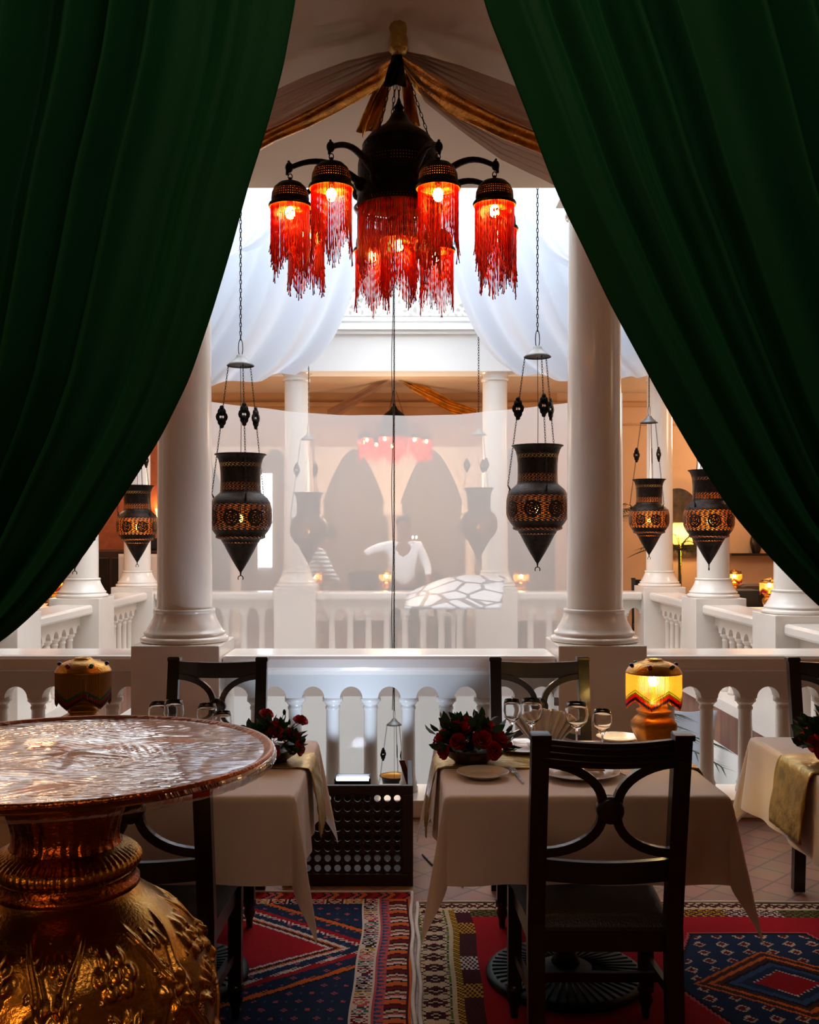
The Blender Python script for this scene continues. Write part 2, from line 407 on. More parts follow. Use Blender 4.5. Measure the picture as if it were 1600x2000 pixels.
m = bpy.data.materials.new('rug_wool'); MATS['rug_wool'] = m; m.use_nodes = True; nt = m.node_tree; b = nt.nodes['Principled BSDF']
at = nt.nodes.new('ShaderNodeAttribute'); at.attribute_name = 'Col'; b.inputs['Roughness'].default_value = .95; b.inputs['Specular IOR Level'].default_value = .1
tc = nt.nodes.new('ShaderNodeTexCoord'); nz = nt.nodes.new('ShaderNodeTexNoise'); nz.inputs['Scale'].default_value = 260
nt.links.new(tc.outputs['Object'], nz.inputs[0]); mx = nt.nodes.new('ShaderNodeMix'); mx.data_type = 'RGBA'; mx.blend_type = 'OVERLAY'; mx.inputs[0].default_value = .6
nt.links.new(at.outputs[0], mx.inputs[6]); nt.links.new(nz.outputs['Fac'], mx.inputs[7]); nt.links.new(mx.outputs[2], b.inputs['Base Color'])
bp = nt.nodes.new('ShaderNodeBump'); bp.inputs['Strength'].default_value = .6; bp.inputs['Distance'].default_value = .004
nt.links.new(nz.outputs['Fac'], bp.inputs['Height']); nt.links.new(bp.outputs[0], b.inputs['Normal'])

# ------------------------------------------------------------------ room shell
AX0, AX1, AY0, AY1 = -3.3, 3.22, 5.93, 12.2     # atrium opening (inner faces set by beams)
def ring(z0, z1, x0, x1, y0, y1, X0=-6.4, X1=6.4, Y0=-2.5, Y1=17.5):
    mb = MB(); mb.box(X0, X1, Y0, y0, z0, z1); mb.box(X0, X1, y1, Y1, z0, z1); mb.box(X0, x0, y0, y1, z0, z1); mb.box(x1, X1, y0, y1, z0, z1); return mb
struct('floor', ring(-.3, 0, -2.9, 2.82, 6.05, 11.75), 'terracotta')
struct('ceiling', ring(3.56, 3.75, -3.3, 3.22, 5.93, 12.2), 'ceiling_paint')
struct('wall_back', MB().box(-6.5, 6.5, -2.7, -2.5, 0, 3.56), 'beige_wall')
struct('wall_left', MB().box(-6.6, -6.4, -2.5, 17.5, 0, 3.56), 'beige_wall')
struct('wall_right', MB().box(6.4, 6.6, -2.5, 17.5, 0, 3.56), 'beige_wall')
struct('wall_far', MB().box(-6.5, 6.5, 17.5, 17.7, 0, 3.56), 'grey_wall')
struct('wall_far_left', MB().box(-6.4, -3.45, 14.5, 14.7, 0, 3.56), 'red_wall')
struct('wall_far_right', MB().box(2.2, 6.4, 14.5, 14.7, 0, 3.56), 'beige_wall')
struct('wall_far_upper', MB().box(-3.45, 2.2, 14.5, 14.7, 2.8, 3.56), 'tan_wall')
struct('trim_1', MB().box(-6.3, 6.3, 14.43, 14.5, 3.36, 3.42).box(-6.3, 6.3, 14.46, 14.5, 3.10, 3.12), 'tan_wall')
# atrium upper walls
up = MB(); up.box(-3.3, 3.22, 11.8, 12.2, 3.44, 6.5); struct('wall_atrium_far', up, 'bright_wall')
struct('wall_atrium_left', MB().box(-3.3, -2.9, 5.93, 11.8, 3.44, 6.5), 'bright_wall')
struct('wall_atrium_right', MB().box(2.82, 3.22, 5.93, 11.8, 3.44, 6.5), 'bright_wall')
struct('wall_atrium_near', MB().box(-3.3, 3.22, 5.80, 5.93, 3.5601, 6.5), 'bright_wall')
def ledge(name, z0, z1, d, m='bright_wall'):
    mb = MB(); mb.box(-2.9, 2.82, 11.8-d, 11.8, z0, z1); mb.box(-2.9, -2.9+d, 5.94, 11.8-d, z0, z1); mb.box(2.82-d, 2.82, 5.94, 11.8-d, z0, z1); struct(name, mb, m)
ledge('trim_2', 3.86, 3.90, .06); ledge('trim_3', 3.90, 3.97, .11); ledge('trim_4', 4.01, 4.05, .05); ledge('trim_5', 4.07, 4.56, .025, 'frieze'); ledge('trim_6', 4.56, 4.66, .10)
# lower storey
lw = MB(); lw.box(-3.1, -2.9, 6.05, 11.75, -3.6, -.3); struct('wall_lower_left', lw, 'bright_wall')
struct('wall_lower_right', MB().box(2.82, 3.02, 6.05, 11.75, -3.6, -.3), 'bright_wall')
struct('wall_lower_far', MB().box(-2.9, 2.82, 11.75, 11.95, -3.6, -.3), 'bright_wall')
struct('wall_lower_near', MB().box(-2.9, 2.82, 5.85, 6.05, -3.6, -.3), 'bright_wall')
struct('floor_lower', MB().box(-3.1, 3.02, 5.85, 11.95, -3.7, -3.6), 'lower_floor')
# windows high in the atrium
for i, (x, z) in enumerate(((-1.8, 5.3), (0, 5.3), (1.8, 5.3))):
    w_ = MB(); w_.box(x-.45, x-.4, 11.74, 11.8, z-.5, z+.5).box(x+.4, x+.45, 11.74, 11.8, z-.5, z+.5).box(x-.4, x+.4, 11.74, 11.8, z-.5, z-.45).box(x-.4, x+.4, 11.74, 11.8, z+.45, z+.5).box(x-.02, x+.02, 11.76, 11.8, z-.45, z+.45)
    struct('trim_%d' % (7+i), w_, 'white_plaster')

def arch_panel(mb, x0, x1, centers, hw, zs, zt, y0, y1, rise, pointed=False, n=10):
    def arch(c):
        pts = []
        for i in range(n+1):
            t = -1+2*i/n
            if pointed: h = rise*(1-abs(t)**1.75)
            else: h = rise*math.sqrt(max(0, 1-t*t))
            if not pointed: t = math.sin(t*PI/2); h = rise*math.sqrt(max(0, 1-t*t))
            pts.append((c+hw*t, zs+h))
        return pts
    def quad(a, b, c, d):
        for y, rev in ((y0, False), (y1, True)):
            vs = [(p[0], y, p[1]) for p in (a, b, c, d)]; mb.add(vs, [(3,2,1,0) if rev else (0,1,2,3)], False)
    xs = x0
    for c in centers:
        pts = arch(c); a = pts[0][0]
        if a-xs > 1e-4: quad((xs, zs), (a, zs), (a, zt), (xs, zt)); mb.add([(xs,y0,zs),(a,y0,zs),(a,y1,zs),(xs,y1,zs)], [(3,2,1,0)], False)
        for p, q in zip(pts[:-1], pts[1:]):
            quad(p, q, (q[0], zt), (p[0], zt)); mb.add([(p[0],y0,p[1]),(q[0],y0,q[1]),(q[0],y1,q[1]),(p[0],y1,p[1])], [(3,2,1,0)], True)
        xs = pts[-1][0]
    if x1-xs > 1e-4: quad((xs, zs), (x1, zs), (x1, zt), (xs, zt)); mb.add([(xs,y0,zs),(x1,y0,zs),(x1,y1,zs),(xs,y1,zs)], [(3,2,1,0)], False)
    mb.add([(x0,y0,zt),(x1,y0,zt),(x1,y1,zt),(x0,y1,zt)], [(0,1,2,3)], False)
    return mb
# far pointed arcade
AXS = [-3.45, -2.37, -1.25, -.13, .98, 2.1]
ap = MB(); arch_panel(ap, -3.45, 2.2, [(a+b_)/2 for a, b_ in zip(AXS[:-1], AXS[1:])], .45, 2.0, 2.8, 14.5, 14.7, .78, True, 20)
struct('wall_far_arcade', ap, 'white_plaster')
ac0 = None
for i, x in enumerate(AXS[1:-1]):
    lab = ['slim white column with block capital in the pointed arcade, leftmost of four', 'slim white column with block capital behind the left lantern in the net', 'slim white arcade column behind the hanging centre chain', 'slim white arcade column at the right of the pointed arches'][i]
    if ac0 is None:
        ac0 = thing('arcade_column', lab, 'column', (x, 14.6, 0), 0, 'slim columns of the pointed arcade')
        MB().lathe([(.13,0),(.13,.1),(.09,.16),(.08,.2),(.075,1.75),(.10,1.79),(.10,1.82)], 20).build('shaft', 'gloss_white', ac0)
        MB().bbox(-.14,.14,-.13,.13,1.82,2.0,.02).build('capital', 'gloss_white', ac0)
    else: dup(ac0, (x, 14.6, 0), 0, lab)
wn = MB().box(-2.45, -2.2, 17.44, 17.5, 1.0, 2.6); struct('window_1', wn, mat('window_daylight', 'ffffff', .3, emit='e8f0ff', es=3.0))
struct('trim_10', MB().box(-2.50,-2.45,17.4,17.5,.95,2.65).box(-2.2,-2.15,17.4,17.5,.95,2.65).box(-2.45,-2.2,17.4,17.5,2.6,2.65).box(-2.45,-2.2,17.4,17.5,1.75,1.79), 'white_plaster')

# ------------------------------------------------------------------ columns
def make_column(label, loc):
    c = thing('column', label, 'column', loc, 0)
    MB().bbox(-.24, .24, -.25, .25, 0, .95, .006).build('pedestal', 'gloss_white', c)
    prof = [(.0, .95), (.238, .95), (.246, .957), (.246, .972), (.238, .98), (.226, .984), (.222, .99), (.228, .997), (.225, 1.006), (.214, 1.012), (.205, 1.03), (.19, 1.055), (.176, 1.085), (.169, 1.11), (.168, 1.115), (.172, 1.118), (.172, 1.13), (.168, 1.134), (.156, 1.136)]
    MB().lathe(prof, 56).build('base', 'gloss_white', c)
    MB().lathe([(.154, 1.13), (.152, 1.6), (.149, 2.4), (.144, 3.36)], 56).build('shaft', 'gloss_white', c)
    cap = MB().lathe([(.144, 3.34), (.160, 3.345), (.164, 3.36), (.160, 3.375), (.148, 3.38), (.15, 3.41), (.165, 3.435), (.185, 3.445), (.188, 3.46)], 48)
    cap.bbox(-.19, .19, -.19, .19, 3.46, 3.56, .004); cap.build('capital', 'gloss_white', c)
    return c
cols = [(-1.23, 5.80, 'tall glossy white column beside the left green curtain, on a square pedestal in the near balustrade'),
 (1.09, 5.80, 'tall glossy white column beside the right green curtain, on a square pedestal in the near balustrade'),
 (-3.1, 5.80, 'white column at the near left corner of the atrium behind the left curtain'),
 (3.02, 5.80, 'white column at the near right corner of the atrium behind the right curtain'),
 (-3.1, 7.87, 'white column of the left atrium side nearest the viewer, hidden by the left curtain'),
 (-3.1, 9.93, 'white column on the left atrium side, cut off above by the left curtain edge'),
 (-3.1, 12.0, 'white column at the far left corner of the atrium behind the small lit lantern'),
 (3.02, 7.87, 'white column at the right picture edge, only its lower part under the right curtain'),
 (3.02, 9.93, 'white column behind the large lit lantern on the right atrium side'),
 (3.02, 12.0, 'white column at the far right corner of the atrium behind the smaller lit lantern'),
 (-1.23, 12.0, 'white column of the far atrium side, left one seen through the sheer net'),
 (1.09, 12.0, 'white column of the far atrium side, right one seen through the sheer net')]
c0 = None
for x, y, lab in cols:
    if c0 is None: c0 = make_column(lab, (x, y, 0)); c0['group'] = 'white columns around the atrium'
    else: dup(c0, (x, y, 0), 0, lab)

# ------------------------------------------------------------------ balustrades
def baluster_mb():
    return MB().lathe([(.0,.1),(.055,.1),(.055,.125),(.048,.135),(.052,.15),(.044,.165),(.040,.19),(.037,.56),(.042,.565),(.042,.58),(.036,.585),(.05,.605),(.058,.61),(.058,.635),(.0,.635)], 18)
bal_cache = {}
def balustrade(loc, rz, L, label):
    t = thing('balustrade', label, 'balustrade', loc, rz, 'white arched balustrades around the atrium')
    key = round(L, 3)
    if key not in bal_cache:
        n = round((L-.13)/.2155); sp = (L+.085)/(n+1); cs = [-L/2+sp/2-.0425+sp*i for i in range(n+1)]
        h = MB().bbox(-L/2, L/2, -.18, .18, .80, .89, .022); p = MB(); arch_panel(p, -L/2, L/2, cs, .064, .635, .80, -.06, .06, .066)
        k = MB().bbox(-L/2, L/2, -.20, .17, 0, .10, .008); bal_cache[key] = (n, sp, h, p, k)
        n_, sp_, h, p, k = bal_cache[key]
        hs = h.build('handrail', 'gloss_white', t); ps = p.build('arcade_panel', 'white_plaster', t); ks = k.build('kerb', 'gloss_white', t)
        bs = [baluster_mb().build('baluster', 'gloss_white', t)]; bs[0].location.x = cs[0]+sp/2
        for i in range(1, n):
            b_ = bs[0].copy(); COL.objects.link(b_); b_.parent = t; b_.location.x = cs[i]+sp/2; bs.append(b_)
        bal_cache[key] = [hs, ps, ks]+bs
    else:
        for o in bal_cache[key]:
            c = o.copy(); COL.objects.link(c); c.parent = t
    return t
MID = (-1.23+1.09)/2; LM = 2.32-.48; LS = 1.57
balustrade((MID, 5.8, 0), 0, LM, 'white arched balustrade between the two near columns behind the dining tables')
balustrade((-2.165, 5.8, 0), 0, 1.39, 'white arched balustrade left of the near left column behind the unlit table lamp')
balustrade((2.055, 5.8, 0), 0, 1.45, 'white arched balustrade right of the near right column behind the glowing table lamp')
balustrade((MID, 12.0, 0), PI, LM, 'white arched balustrade on the far side seen through the sheer net between far columns')
balustrade((-2.165, 12.0, 0), PI, 1.39, 'white arched balustrade at the far side left of the left far column')
balustrade((2.055, 12.0, 0), PI, 1.45, 'white arched balustrade at the far side right of the right far column')
balustrade((-3.1, 10.965, 0), PI/2, LS, 'white arched balustrade of the left side, farthest section by the corner column')
balustrade((-3.1, 8.90, 0), PI/2, LS, 'white arched balustrade of the left side, section just beyond the curtain edge')
balustrade((-3.1, 6.835, 0), PI/2, LS, 'white arched balustrade of the left side, nearest section behind the curtain')
balustrade((3.02, 10.965, 0), -PI/2, LS, 'white arched balustrade of the right side, farthest section by the corner column')
balustrade((3.02, 8.90, 0), -PI/2, LS, 'white arched balustrade of the right side between the two visible side columns')
balustrade((3.02, 6.835, 0), -PI/2, LS, 'white arched balustrade of the right side, nearest section at the picture edge')

g = thing('glass_guard', 'clear glass guard panel fixed in front of the near balusters', 'glass panel', (MID, 5.565, 0))
MB().box(-.915, .915, -.005, .005, .11, .79).build('pane', 'guard_glass', g)
for sx in (-1, 1):
    for z in (.25, .645): MB().bbox(sx*.92-.024, sx*.92+.024, -.012, .012, z-.022, z+.022, .004).build('clamp', 'steel', g)

# ------------------------------------------------------------------ green curtains
def interp(pts, y):
    if y <= pts[0][1]: a, b_ = pts[0], pts[1]
    elif y >= pts[-1][1]: a, b_ = pts[-2], pts[-1]
    else:
        for a, b_ in zip(pts[:-1], pts[1:]):
            if a[1] <= y <= b_[1]: break
    return a[0]+(b_[0]-a[0])*(y-a[1])/(b_[1]-a[1])
def smooth_interp(pts):
    ys = [p[1] for p in pts]; tab = []
    y0, y1 = ys[0], ys[-1]
    K = 240; vals = [interp(pts, y0+(y1-y0)*i/K) for i in range(K+1)]
    for _ in range(10): vals = [vals[0]]+[(vals[i-1]+2*vals[i]+vals[i+1])/4 for i in range(1, K)]+[vals[-1]]
    def f(y):
        t = (y-y0)/(y1-y0)*K; t = min(max(t, 0), K-1e-6); i = int(t); return vals[i]*(1-(t-i))+vals[i+1]*(t-i)
    return f
YC = 1.9
def curtain(name_side, pts, outer_top, tie, label, seed):
    rnd = random.Random(seed); f = smooth_interp(pts); sgn = 1 if outer_top > 800 else -1
    ph = [rnd.uniform(0, 6.28) for _ in range(6)]
    yt, yb = pts[0][1], pts[-1][1]
    def warp(u):   # uneven folds
        return u+.016*math.sin(u*23+ph[0])+.008*math.sin(u*47+ph[1])
    def fn(u, s):
        y = yt+(yb-yt)*s
        xi = f(y); g_ = max(0, (y-300)/(yb-300)); xo = outer_top+(tie[0]+sgn*60-outer_top)*g_**1.7
        x = xi+(xo-xi)*u
        yy = y+(tie[1]+25*u*6-y)*max(0, (s-.86)/.14)**2*.5*u
        uu = warp(u)
        wv = math.sin(uu*2*PI*15+ph[2]+.5*math.sin(s*3+ph[3]))
        wv2 = math.sin(uu*2*PI*33+ph[4]+.8*math.sin(s*4))
        amp = (.062+.022*math.sin(u*17+ph[3]))*(1-.5*s)*min(1, .1+max(0,u-.03)*12)
        d = amp*(1-2*abs((1-wv)/2)**.62)+.011*wv2*min(1, u*9)*(1-.3*s)
        d += .012*math.sin(uu*2*PI*3.3+ph[5]+s*2)
        hem = .014*math.exp(-((u-.045)/.006)**2)
        p = P(x, yy, YC); p.y = YC-d+hem*.4+.045*math.exp(-u*24)
        return p
    t = thing('curtain', label, 'curtain', P(tie[0], tie[1], YC)[:])
    base = Vector(t.location)
    mb = MB().grid(fn, 420, 130); mb.v = [tuple(Vector(p)-base) for p in mb.v]
    mb.build('drape', 'green_velvet', t, solid=.003)
    # gathered tail below the tie
    def tail(a, s):
        q = a*2*PI; r = .07+.09*min(1, s*3); r *= 1+.16*math.sin(q*9)
        c = Vector((sgn*.10*s, 0, -s*(base.z-.02)))
        return c+Vector((math.cos(q)*r, math.sin(q)*r*.8, 0))
    MB().grid(tail, 108, 24).build('tail', 'green_velvet', t)
    MB().tube([(math.cos(2*PI*k/24)*.10+0, math.sin(2*PI*k/24)*.09, .02*math.cos(2*PI*k/24)) for k in range(24)], .02, 8, closed=True).build('tieback', 'gold_runner', t)
    return t
Lp = [(640,-690),(622,-400),(600,-200),(570,0),(548,120),(515,240),(481,345),(447,470),(408,600),(362,735),(305,850),(232,965),(152,1085),(76,1178),(0,1248),(-130,1330),(-330,1420),(-560,1480)]
Rp = [(800,-690),(860,-400),(915,-160),(960,0),(1000,100),(1045,215),(1080,310),(1110,382),(1150,462),(1203,575),(1250,662),(1304,762),(1372,880),(1450,1000),(1522,1085),(1602,1167),(1740,1290),(1900,1395),(2100,1480)]
curtain('left', Lp, -1100, (-620, 1490), 'heavy green curtain swept back to the left side of the opening', 3)
curtain('right', Rp, 2600, (2160, 1490), 'heavy green curtain swept back to the right side of the opening', 11)
rod = MB().tube([(-1.9, YC, 3.2), (1.9, YC, 3.2)], .022, 12); tag(rod.build('curtain_rod', 'brass'), 'brass rod carrying the two green curtains near the ceiling', 'rod')

# ------------------------------------------------------------------ chandelier
def fringe(r, n, lmin, lmax, points, seed, rad=.0013, ph=0):
    rnd = random.Random(seed); mb = MB()
    for i in range(n):
        a = 2*PI*i/n+rnd.uniform(-.01, .01); q = abs(((a+ph)*points/(2*PI)) % 1-.5)*2
        L = lmin+(lmax-lmin)*q**1.2+rnd.uniform(-.018, .014); K = 13; pts = []; rs = []
        jx = rnd.uniform(-.004, .004); jy = rnd.uniform(-.004, .004)
        for k in range(K+1):
            t = k/K; w2 = max(0, t-.7)/.3
            pts.append((math.cos(a)*r+jx*w2*w2*1.6, math.sin(a)*r+jy*w2*w2*1.6, -L*t)); rs.append(rad*(1.35 if k % 2 else .75))
        rs[-1] = rad*1.5
        mb.tube(pts, rs, 4)
    return mb
def chandelier(loc, label):
    t = thing('chandelier', label, 'chandelier', loc)       # origin at lamp rim height, centre axis
    z = lambda v: v-2.82
    prof = [(.180, z(2.868)), (.184, z(2.875)), (.172, z(2.885)), (.168, z(2.93)), (.172, z(2.935)), (.172, z(2.945)), (.165, z(2.95)), (.168, z(3.0)), (.167, z(3.05)), (.160, z(3.085)), (.146, z(3.12)), (.150, z(3.125)), (.146, z(3.135)), (.12, z(3.168)), (.088, z(3.192)), (.06, z(3.212)), (.042, z(3.235)), (.03, z(3.26)), (.016, z(3.275)), (.022, z(3.285)), (.012, z(3.30)), (.001, z(3.335))]
    MB().lathe(prof, 64, uv=True).build('dome', 'dome_metal', t)
    fr = fringe(.168, 240, .19, .28, 7, 5, rad=.0017); fr.v = [(x, y, q+z(2.87)) for x, y, q in fr.v]; fr.build('bead_fringe', 'red_bead', t)
    arms = []
    bulb = MB().sphere((0,0,0), .017, 12, 8, (1, 1, 1.35)); 
    proto = None
    for i in range(9):
        central = (i == 8)
        a, R = [(math.radians(q), r_) for q, r_ in ((-121,.478),(-70.5,.435),(-154.5,.465),(-31,.43),(165,.40),(13.6,.425),(106,.44),(68,.45),(0,0))][i]
        cx, cy = (math.cos(a)*R, math.sin(a)*R) if not central else (0, .09)
        dz = 0 if not central else -.045
        if not central:
            arm = MB(); d = Vector((math.cos(a), math.sin(a), 0)); pts = []
            for s in range(13):
                q = s/12; rr = .16+(R-.16)*q; zz = .13+.075*math.sin(q*PI*.82)-.02*q
                pts.append(d*rr+Vector((0, 0, zz)))
            arm.tube(pts, [.016-.006*s/12 for s in range(13)], 8)
            tip = pts[-1]; arm.sphere(tip+Vector((0,0,.0))+d*.004, .016, 10, 8, (1, 1, 1.3)); arm.tube([tip+Vector((0,0,.01)), tip+d*.008+Vector((0,0,.026))], [.008, .004], 6)
            arm.tube([tip+d*.006, tip+d*.014-Vector((0,0,.03))], [.012, .005], 6)
            arm.sphere(d*.17+Vector((0,0,.13)), .028, 10, 8)
            hk = [tip+Vector((math.cos(k*PI/5)*.008, 0, -.035+math.sin(k*PI/5)*.012)) for k in range(10)]
            arm.tube(hk, .0022, 5, closed=True); ao = arm.build('arm', 'dark_metal', t)
        sp = [(.081, -.004), (.084, .004), (.081, .010), (.073, .014), (.073, .03), (.071, .05), (.062, .072), (.045, .088), (.022, .097), (.008, .100), (.006, .112)]
        if proto is None:
            so = MB().lathe(sp, 32, uv=True).build('lamp_shade', 'shade_metal', t)
            fo = fringe(.074, 104, .17, .285, 4, 21, rad=.0016).build('bead_fringe', 'red_bead', so)
            bo = MB().sphere((0, 0, -.024), .020, 14, 10, (1, 1, 1.25)).build('bulb', 'bulb_warm', so)
            ho = MB().lathe([(.0, .012), (.012, .012), (.012, .05), (0, .05)], 10).build('bulb_holder', 'dark_metal', so)
            proto = so; subs = [fo, bo, ho]
        else:
            so = proto.copy(); COL.objects.link(so); so.parent = t
            for q in subs:
                c = q.copy(); COL.objects.link(c); c.parent = so
        so.location = (cx, cy, dz); so.rotation_euler = (0, 0, i*1.3)
    for k in range(3):
        a = PI/2+.35+k*2*PI/3; 
        MB().chain((math.cos(a)*.165, math.sin(a)*.165, z(3.03)), (math.cos(a)*.02, math.sin(a)*.02, z(3.47)), .03, .011, .0018).build('chain', 'chain_metal', t)
    MB().chain((0, 0, z(3.33)), (0, 0, z(3.60)), .03, .011, .002).build('chain', 'chain_metal', t)
    return t
CHD = chandelier((-.012, 4.16, 2.82), 'large dark metal chandelier with glowing red beaded lampshades hanging between the green curtains')
FCH = dup(CHD, (-.1, 13.3, 2.78), .3, 'far chandelier with red beaded lampshades behind the top of the sheer net')

# golden and gauze swags from the ceiling knot
def ribbon(name, m, cl, parent, waves=3, amp=.02, n=60, folds=.0, solid=.002):
    """cl: list of (px,py_top,py_bottom,Y)"""
    def fn(s, v):
        t = s*(len(cl)-1); i = min(int(t), len(cl)-2); k = t-i; k = k*k*(3-2*k)*.5+k*.5
        a, b_ = cl[i], cl[i+1]; x, y0, y1, Y = [a[j]+(b_[j]-a[j])*k for j in range(4)]
        p = P(x, y0+(y1-y0)*v, Y); p.y += amp*math.sin(v*PI*2*waves+s*7)*min(1, s*5+.2)+v*.05*0; 
        p.z += folds*math.sin(v*PI*2*waves+1+s*5)
        p.z = min(p.z, 3.545)
        return p-Vector(parent.location)
    return MB().grid(fn, n, 26).build(name, m, parent, solid=solid)
SW = thing('ceiling_drape', 'golden fabric and gauze swags gathered at a wrapped ceiling knot above the chandelier', 'drape', (0, 4.1, 3.5))
def rel(mb, par): 
    b_ = Vector(par.location); mb.v = [tuple(Vector(p)-b_) for p in mb.v]; return mb
kn = MB().lathe([(.0, .075), (.028, .072), (.034, .05), (.03, .03), (.036, .01), (.034, -.01), (.04, -.025), (.03, -.04), (0, -.045)], 20, rfun=lambda r, a, z: r*(1+.1*math.sin(a*7+z*60)))
kn.v = [(x+P(778, 80, 3.98).x, 3.98-4.1+y, z*1.0-.035) for x, y, z in kn.v]; kn.build('knot', 'gold_runner', SW)
ribbon('gold_swag', 'gold_cloth', [(775,104,122,4.02),(740,124,170,4.2),(680,162,203,4.42),(600,210,248,4.7),(540,243,276,4.95),(490,268,306,5.15),(430,305,350,5.4),(380,350,395,5.62)], SW, 3, .025)
ribbon('gold_swag', 'gold_cloth', [(782,104,122,4.02),(815,120,176,4.15),(860,148,210,4.35),(920,190,240,4.6),(985,222,275,4.85),(1050,250,302,5.1),(1110,290,335,5.35),(1150,330,370,5.6)], SW, 3, .03)
ribbon('gauze_swag', 'gauze', [(774,98,108,4.0),(740,104,130,4.1),(680,118,172,4.2),(600,150,216,4.3),(540,180,250,4.45),(480,215,275,4.6),(400,260,330,4.9)], SW, 4, .02)
ribbon('gauze_swag', 'gauze', [(784,98,108,4.0),(830,108,135,4.1),(900,128,185,4.2),(980,160,230,4.35),(1050,192,262,4.5),(1120,230,300,4.7),(1200,280,360,4.9)], SW, 4, .02)
ribbon('gauze_swag', 'gauze', [(784,112,118,4.02),(830,165,195,4.2),(900,226,252,4.6),(980,268,312,4.95),(1050,296,348,5.25),(1110,328,378,5.6),(1150,340,382,5.7)], SW, 4, .02)
ribbon('ribbon_tail', 'gold_cloth', [(768,118,126,4.03),(752,150,156,4.3),(735,182,194,4.32),(722,215,232,4.33),(708,245,268,4.34)], SW, 1, .01)
def vtail(pts, wd, par, m='gold_cloth'):
    def fn(s, v):
        t = s*(len(pts)-1); i = min(int(t), len(pts)-2); k = t-i; a, b_ = pts[i], pts[i+1]
        x, y, Y = [a[j]+(b_[j]-a[j])*k for j in range(3)]
        p = P(x+(v-.5)*wd*(.5+s), y, Y); p.y += .012*math.sin(v*9+s*6); return p-Vector(par.location)
    return MB().grid(fn, 24, 10).build('ribbon_tail', m, par, solid=.002)
vtail([(772,105,4.03),(752,150,4.36),(738,200,4.38),(718,258,4.38)], 30, SW)
vtail([(784,105,4.03),(792,150,4.36),(800,200,4.38),(806,245,4.38)], 20, SW)
vtail([(776,100,3.99),(774,130,4.02),(772,168,4.03)], 30, SW, 'dark_metal')
# far gallery swag
FS = thing('ceiling_drape', 'small gold and gauze swags on the far gallery ceiling above the net', 'drape', (0, 13.2, 3.5))
ribbon('gold_swag', 'gold_cloth', [(778,734,740,13.2),(800,738,758,13.5),(840,758,784,13.8),(880,782,806,14.0),(930,800,826,14.2)], FS, 2, .03)
ribbon('gauze_swag', 'gauze', [(762,736,742,13.2),(740,742,760,13.4),(710,760,782,13.7),(670,785,808,14.0),(640,800,830,14.2)], FS, 2, .03)

# ------------------------------------------------------------------ lanterns (origin at rim centre)
def lantern(loc, label, top):
    t = thing('lantern', label, 'lantern', loc, 0, 'pierced metal lanterns hanging around the atrium')
    prof = [(.170, 0), (.172, -.004), (.158, -.012), (.146, -.035), (.137, -.07), (.132, -.12), (.131, -.18), (.133, -.235), (.136, -.255), (.150, -.268), (.176, -.29), (.196, -.32), (.205, -.36), (.207, -.41), (.205, -.455), (.195, -.485), (.178, -.512), (.160, -.535), (.163, -.54), (.163, -.552), (.150, -.558), (.128, -.565), (.124, -.575), (.112, -.592), (.085, -.645), (.052, -.705), (.022, -.755), (.006, -.78), (.004, -.80)]
    MB().lathe(prof[::-1], 56, uv=True).build('lantern_body', 'lantern_metal', t)
    MB().tube([(math.cos(a)*.017, 0, -.819+math.sin(a)*.017) for a in [PI*(-.2)+PI*1.4*k/10 for k in range(11)]], .0032, 6).build('hook', 'dark_metal', t)
    b_ = MB().lathe([(.088, .580), (.092, .584), (.070, .602), (.046, .622), (.030, .640), (.026, .652), (.012, .657), (0, .66)], 32); b_.build('canopy_cap', 'bell_metal', t)
    MB().tube([(math.cos(2*PI*k/14)*.014, 0, .70+math.sin(2*PI*k/14)*.06) for k in range(14)], .003, 6, closed=True).build('ring', 'chain_metal', t)
    for k in range(3):
        a = PI*.86+k*2*PI/3; d = Vector((math.cos(a), math.sin(a), 0))
        p0 = d*.085+Vector((0,0,.588)); p1 = d*.20+Vector((0,0,-.26)); mid = p0.lerp(p1, .40)
        c = MB().chain(p0, p1, .022, .009, .0017)
        c.tube([p1, d*.185+Vector((0,0,-.29)), d*.195+Vector((0,0,-.31))], [.004, .007, .004], 6)
        co = c.build('chain', 'chain_metal', t)
        md = MB(); s_ = d.cross(Vector((0,0,1)))
        for (o_, r_) in ((-.062, .015), (-.034, .028), (0, .040), (.034, .028), (.062, .015)):
            M = Matrix.Translation(mid+Vector((0,0,o_))) @ Matrix.Rotation(.5*math.sin(a*2)+.3, 4, 'Z') @ Matrix.Rotation(PI/2, 4, 'X')
            tmp = MB().lathe([(r_*.35, -.003), (r_, -.003), (r_, .003), (r_*.35, .003), (r_*.35, -.003)], 14) if o_ == 0 else MB().lathe([(0, -.003), (r_, -.003), (r_, .003), (0, .003)], 14)
            tmp.xf(M); md.add(tmp.v, tmp.f)
        md.build('medallion', 'dark_metal', co)
    MB().tube([(.0, .0, .585), (.004, .002, .2), (0, 0, -.40)], .0022, 5).build('cord', 'black_plastic', t)
    MB().sphere((0, 0, -.425), .018, 12, 8, (1, 1, 1.4)).build('bulb', 'bulb_lantern', t)
    MB().chain((0, 0, .755), (0, 0, top), .036, .014, .0030).build('chain', 'chain_metal', t)
    light('lantern_glow', 'POINT', (0, 0, -.36), .4, (1, .55, .2), .03, parent=t)
    return t
LZ = 2.085
LN = lantern(P(470, 887, 6.76)[:], 'large dark pierced lantern hanging just right of the near left column', 4.12)
LN.rotation_euler.z = .25
LIT = None
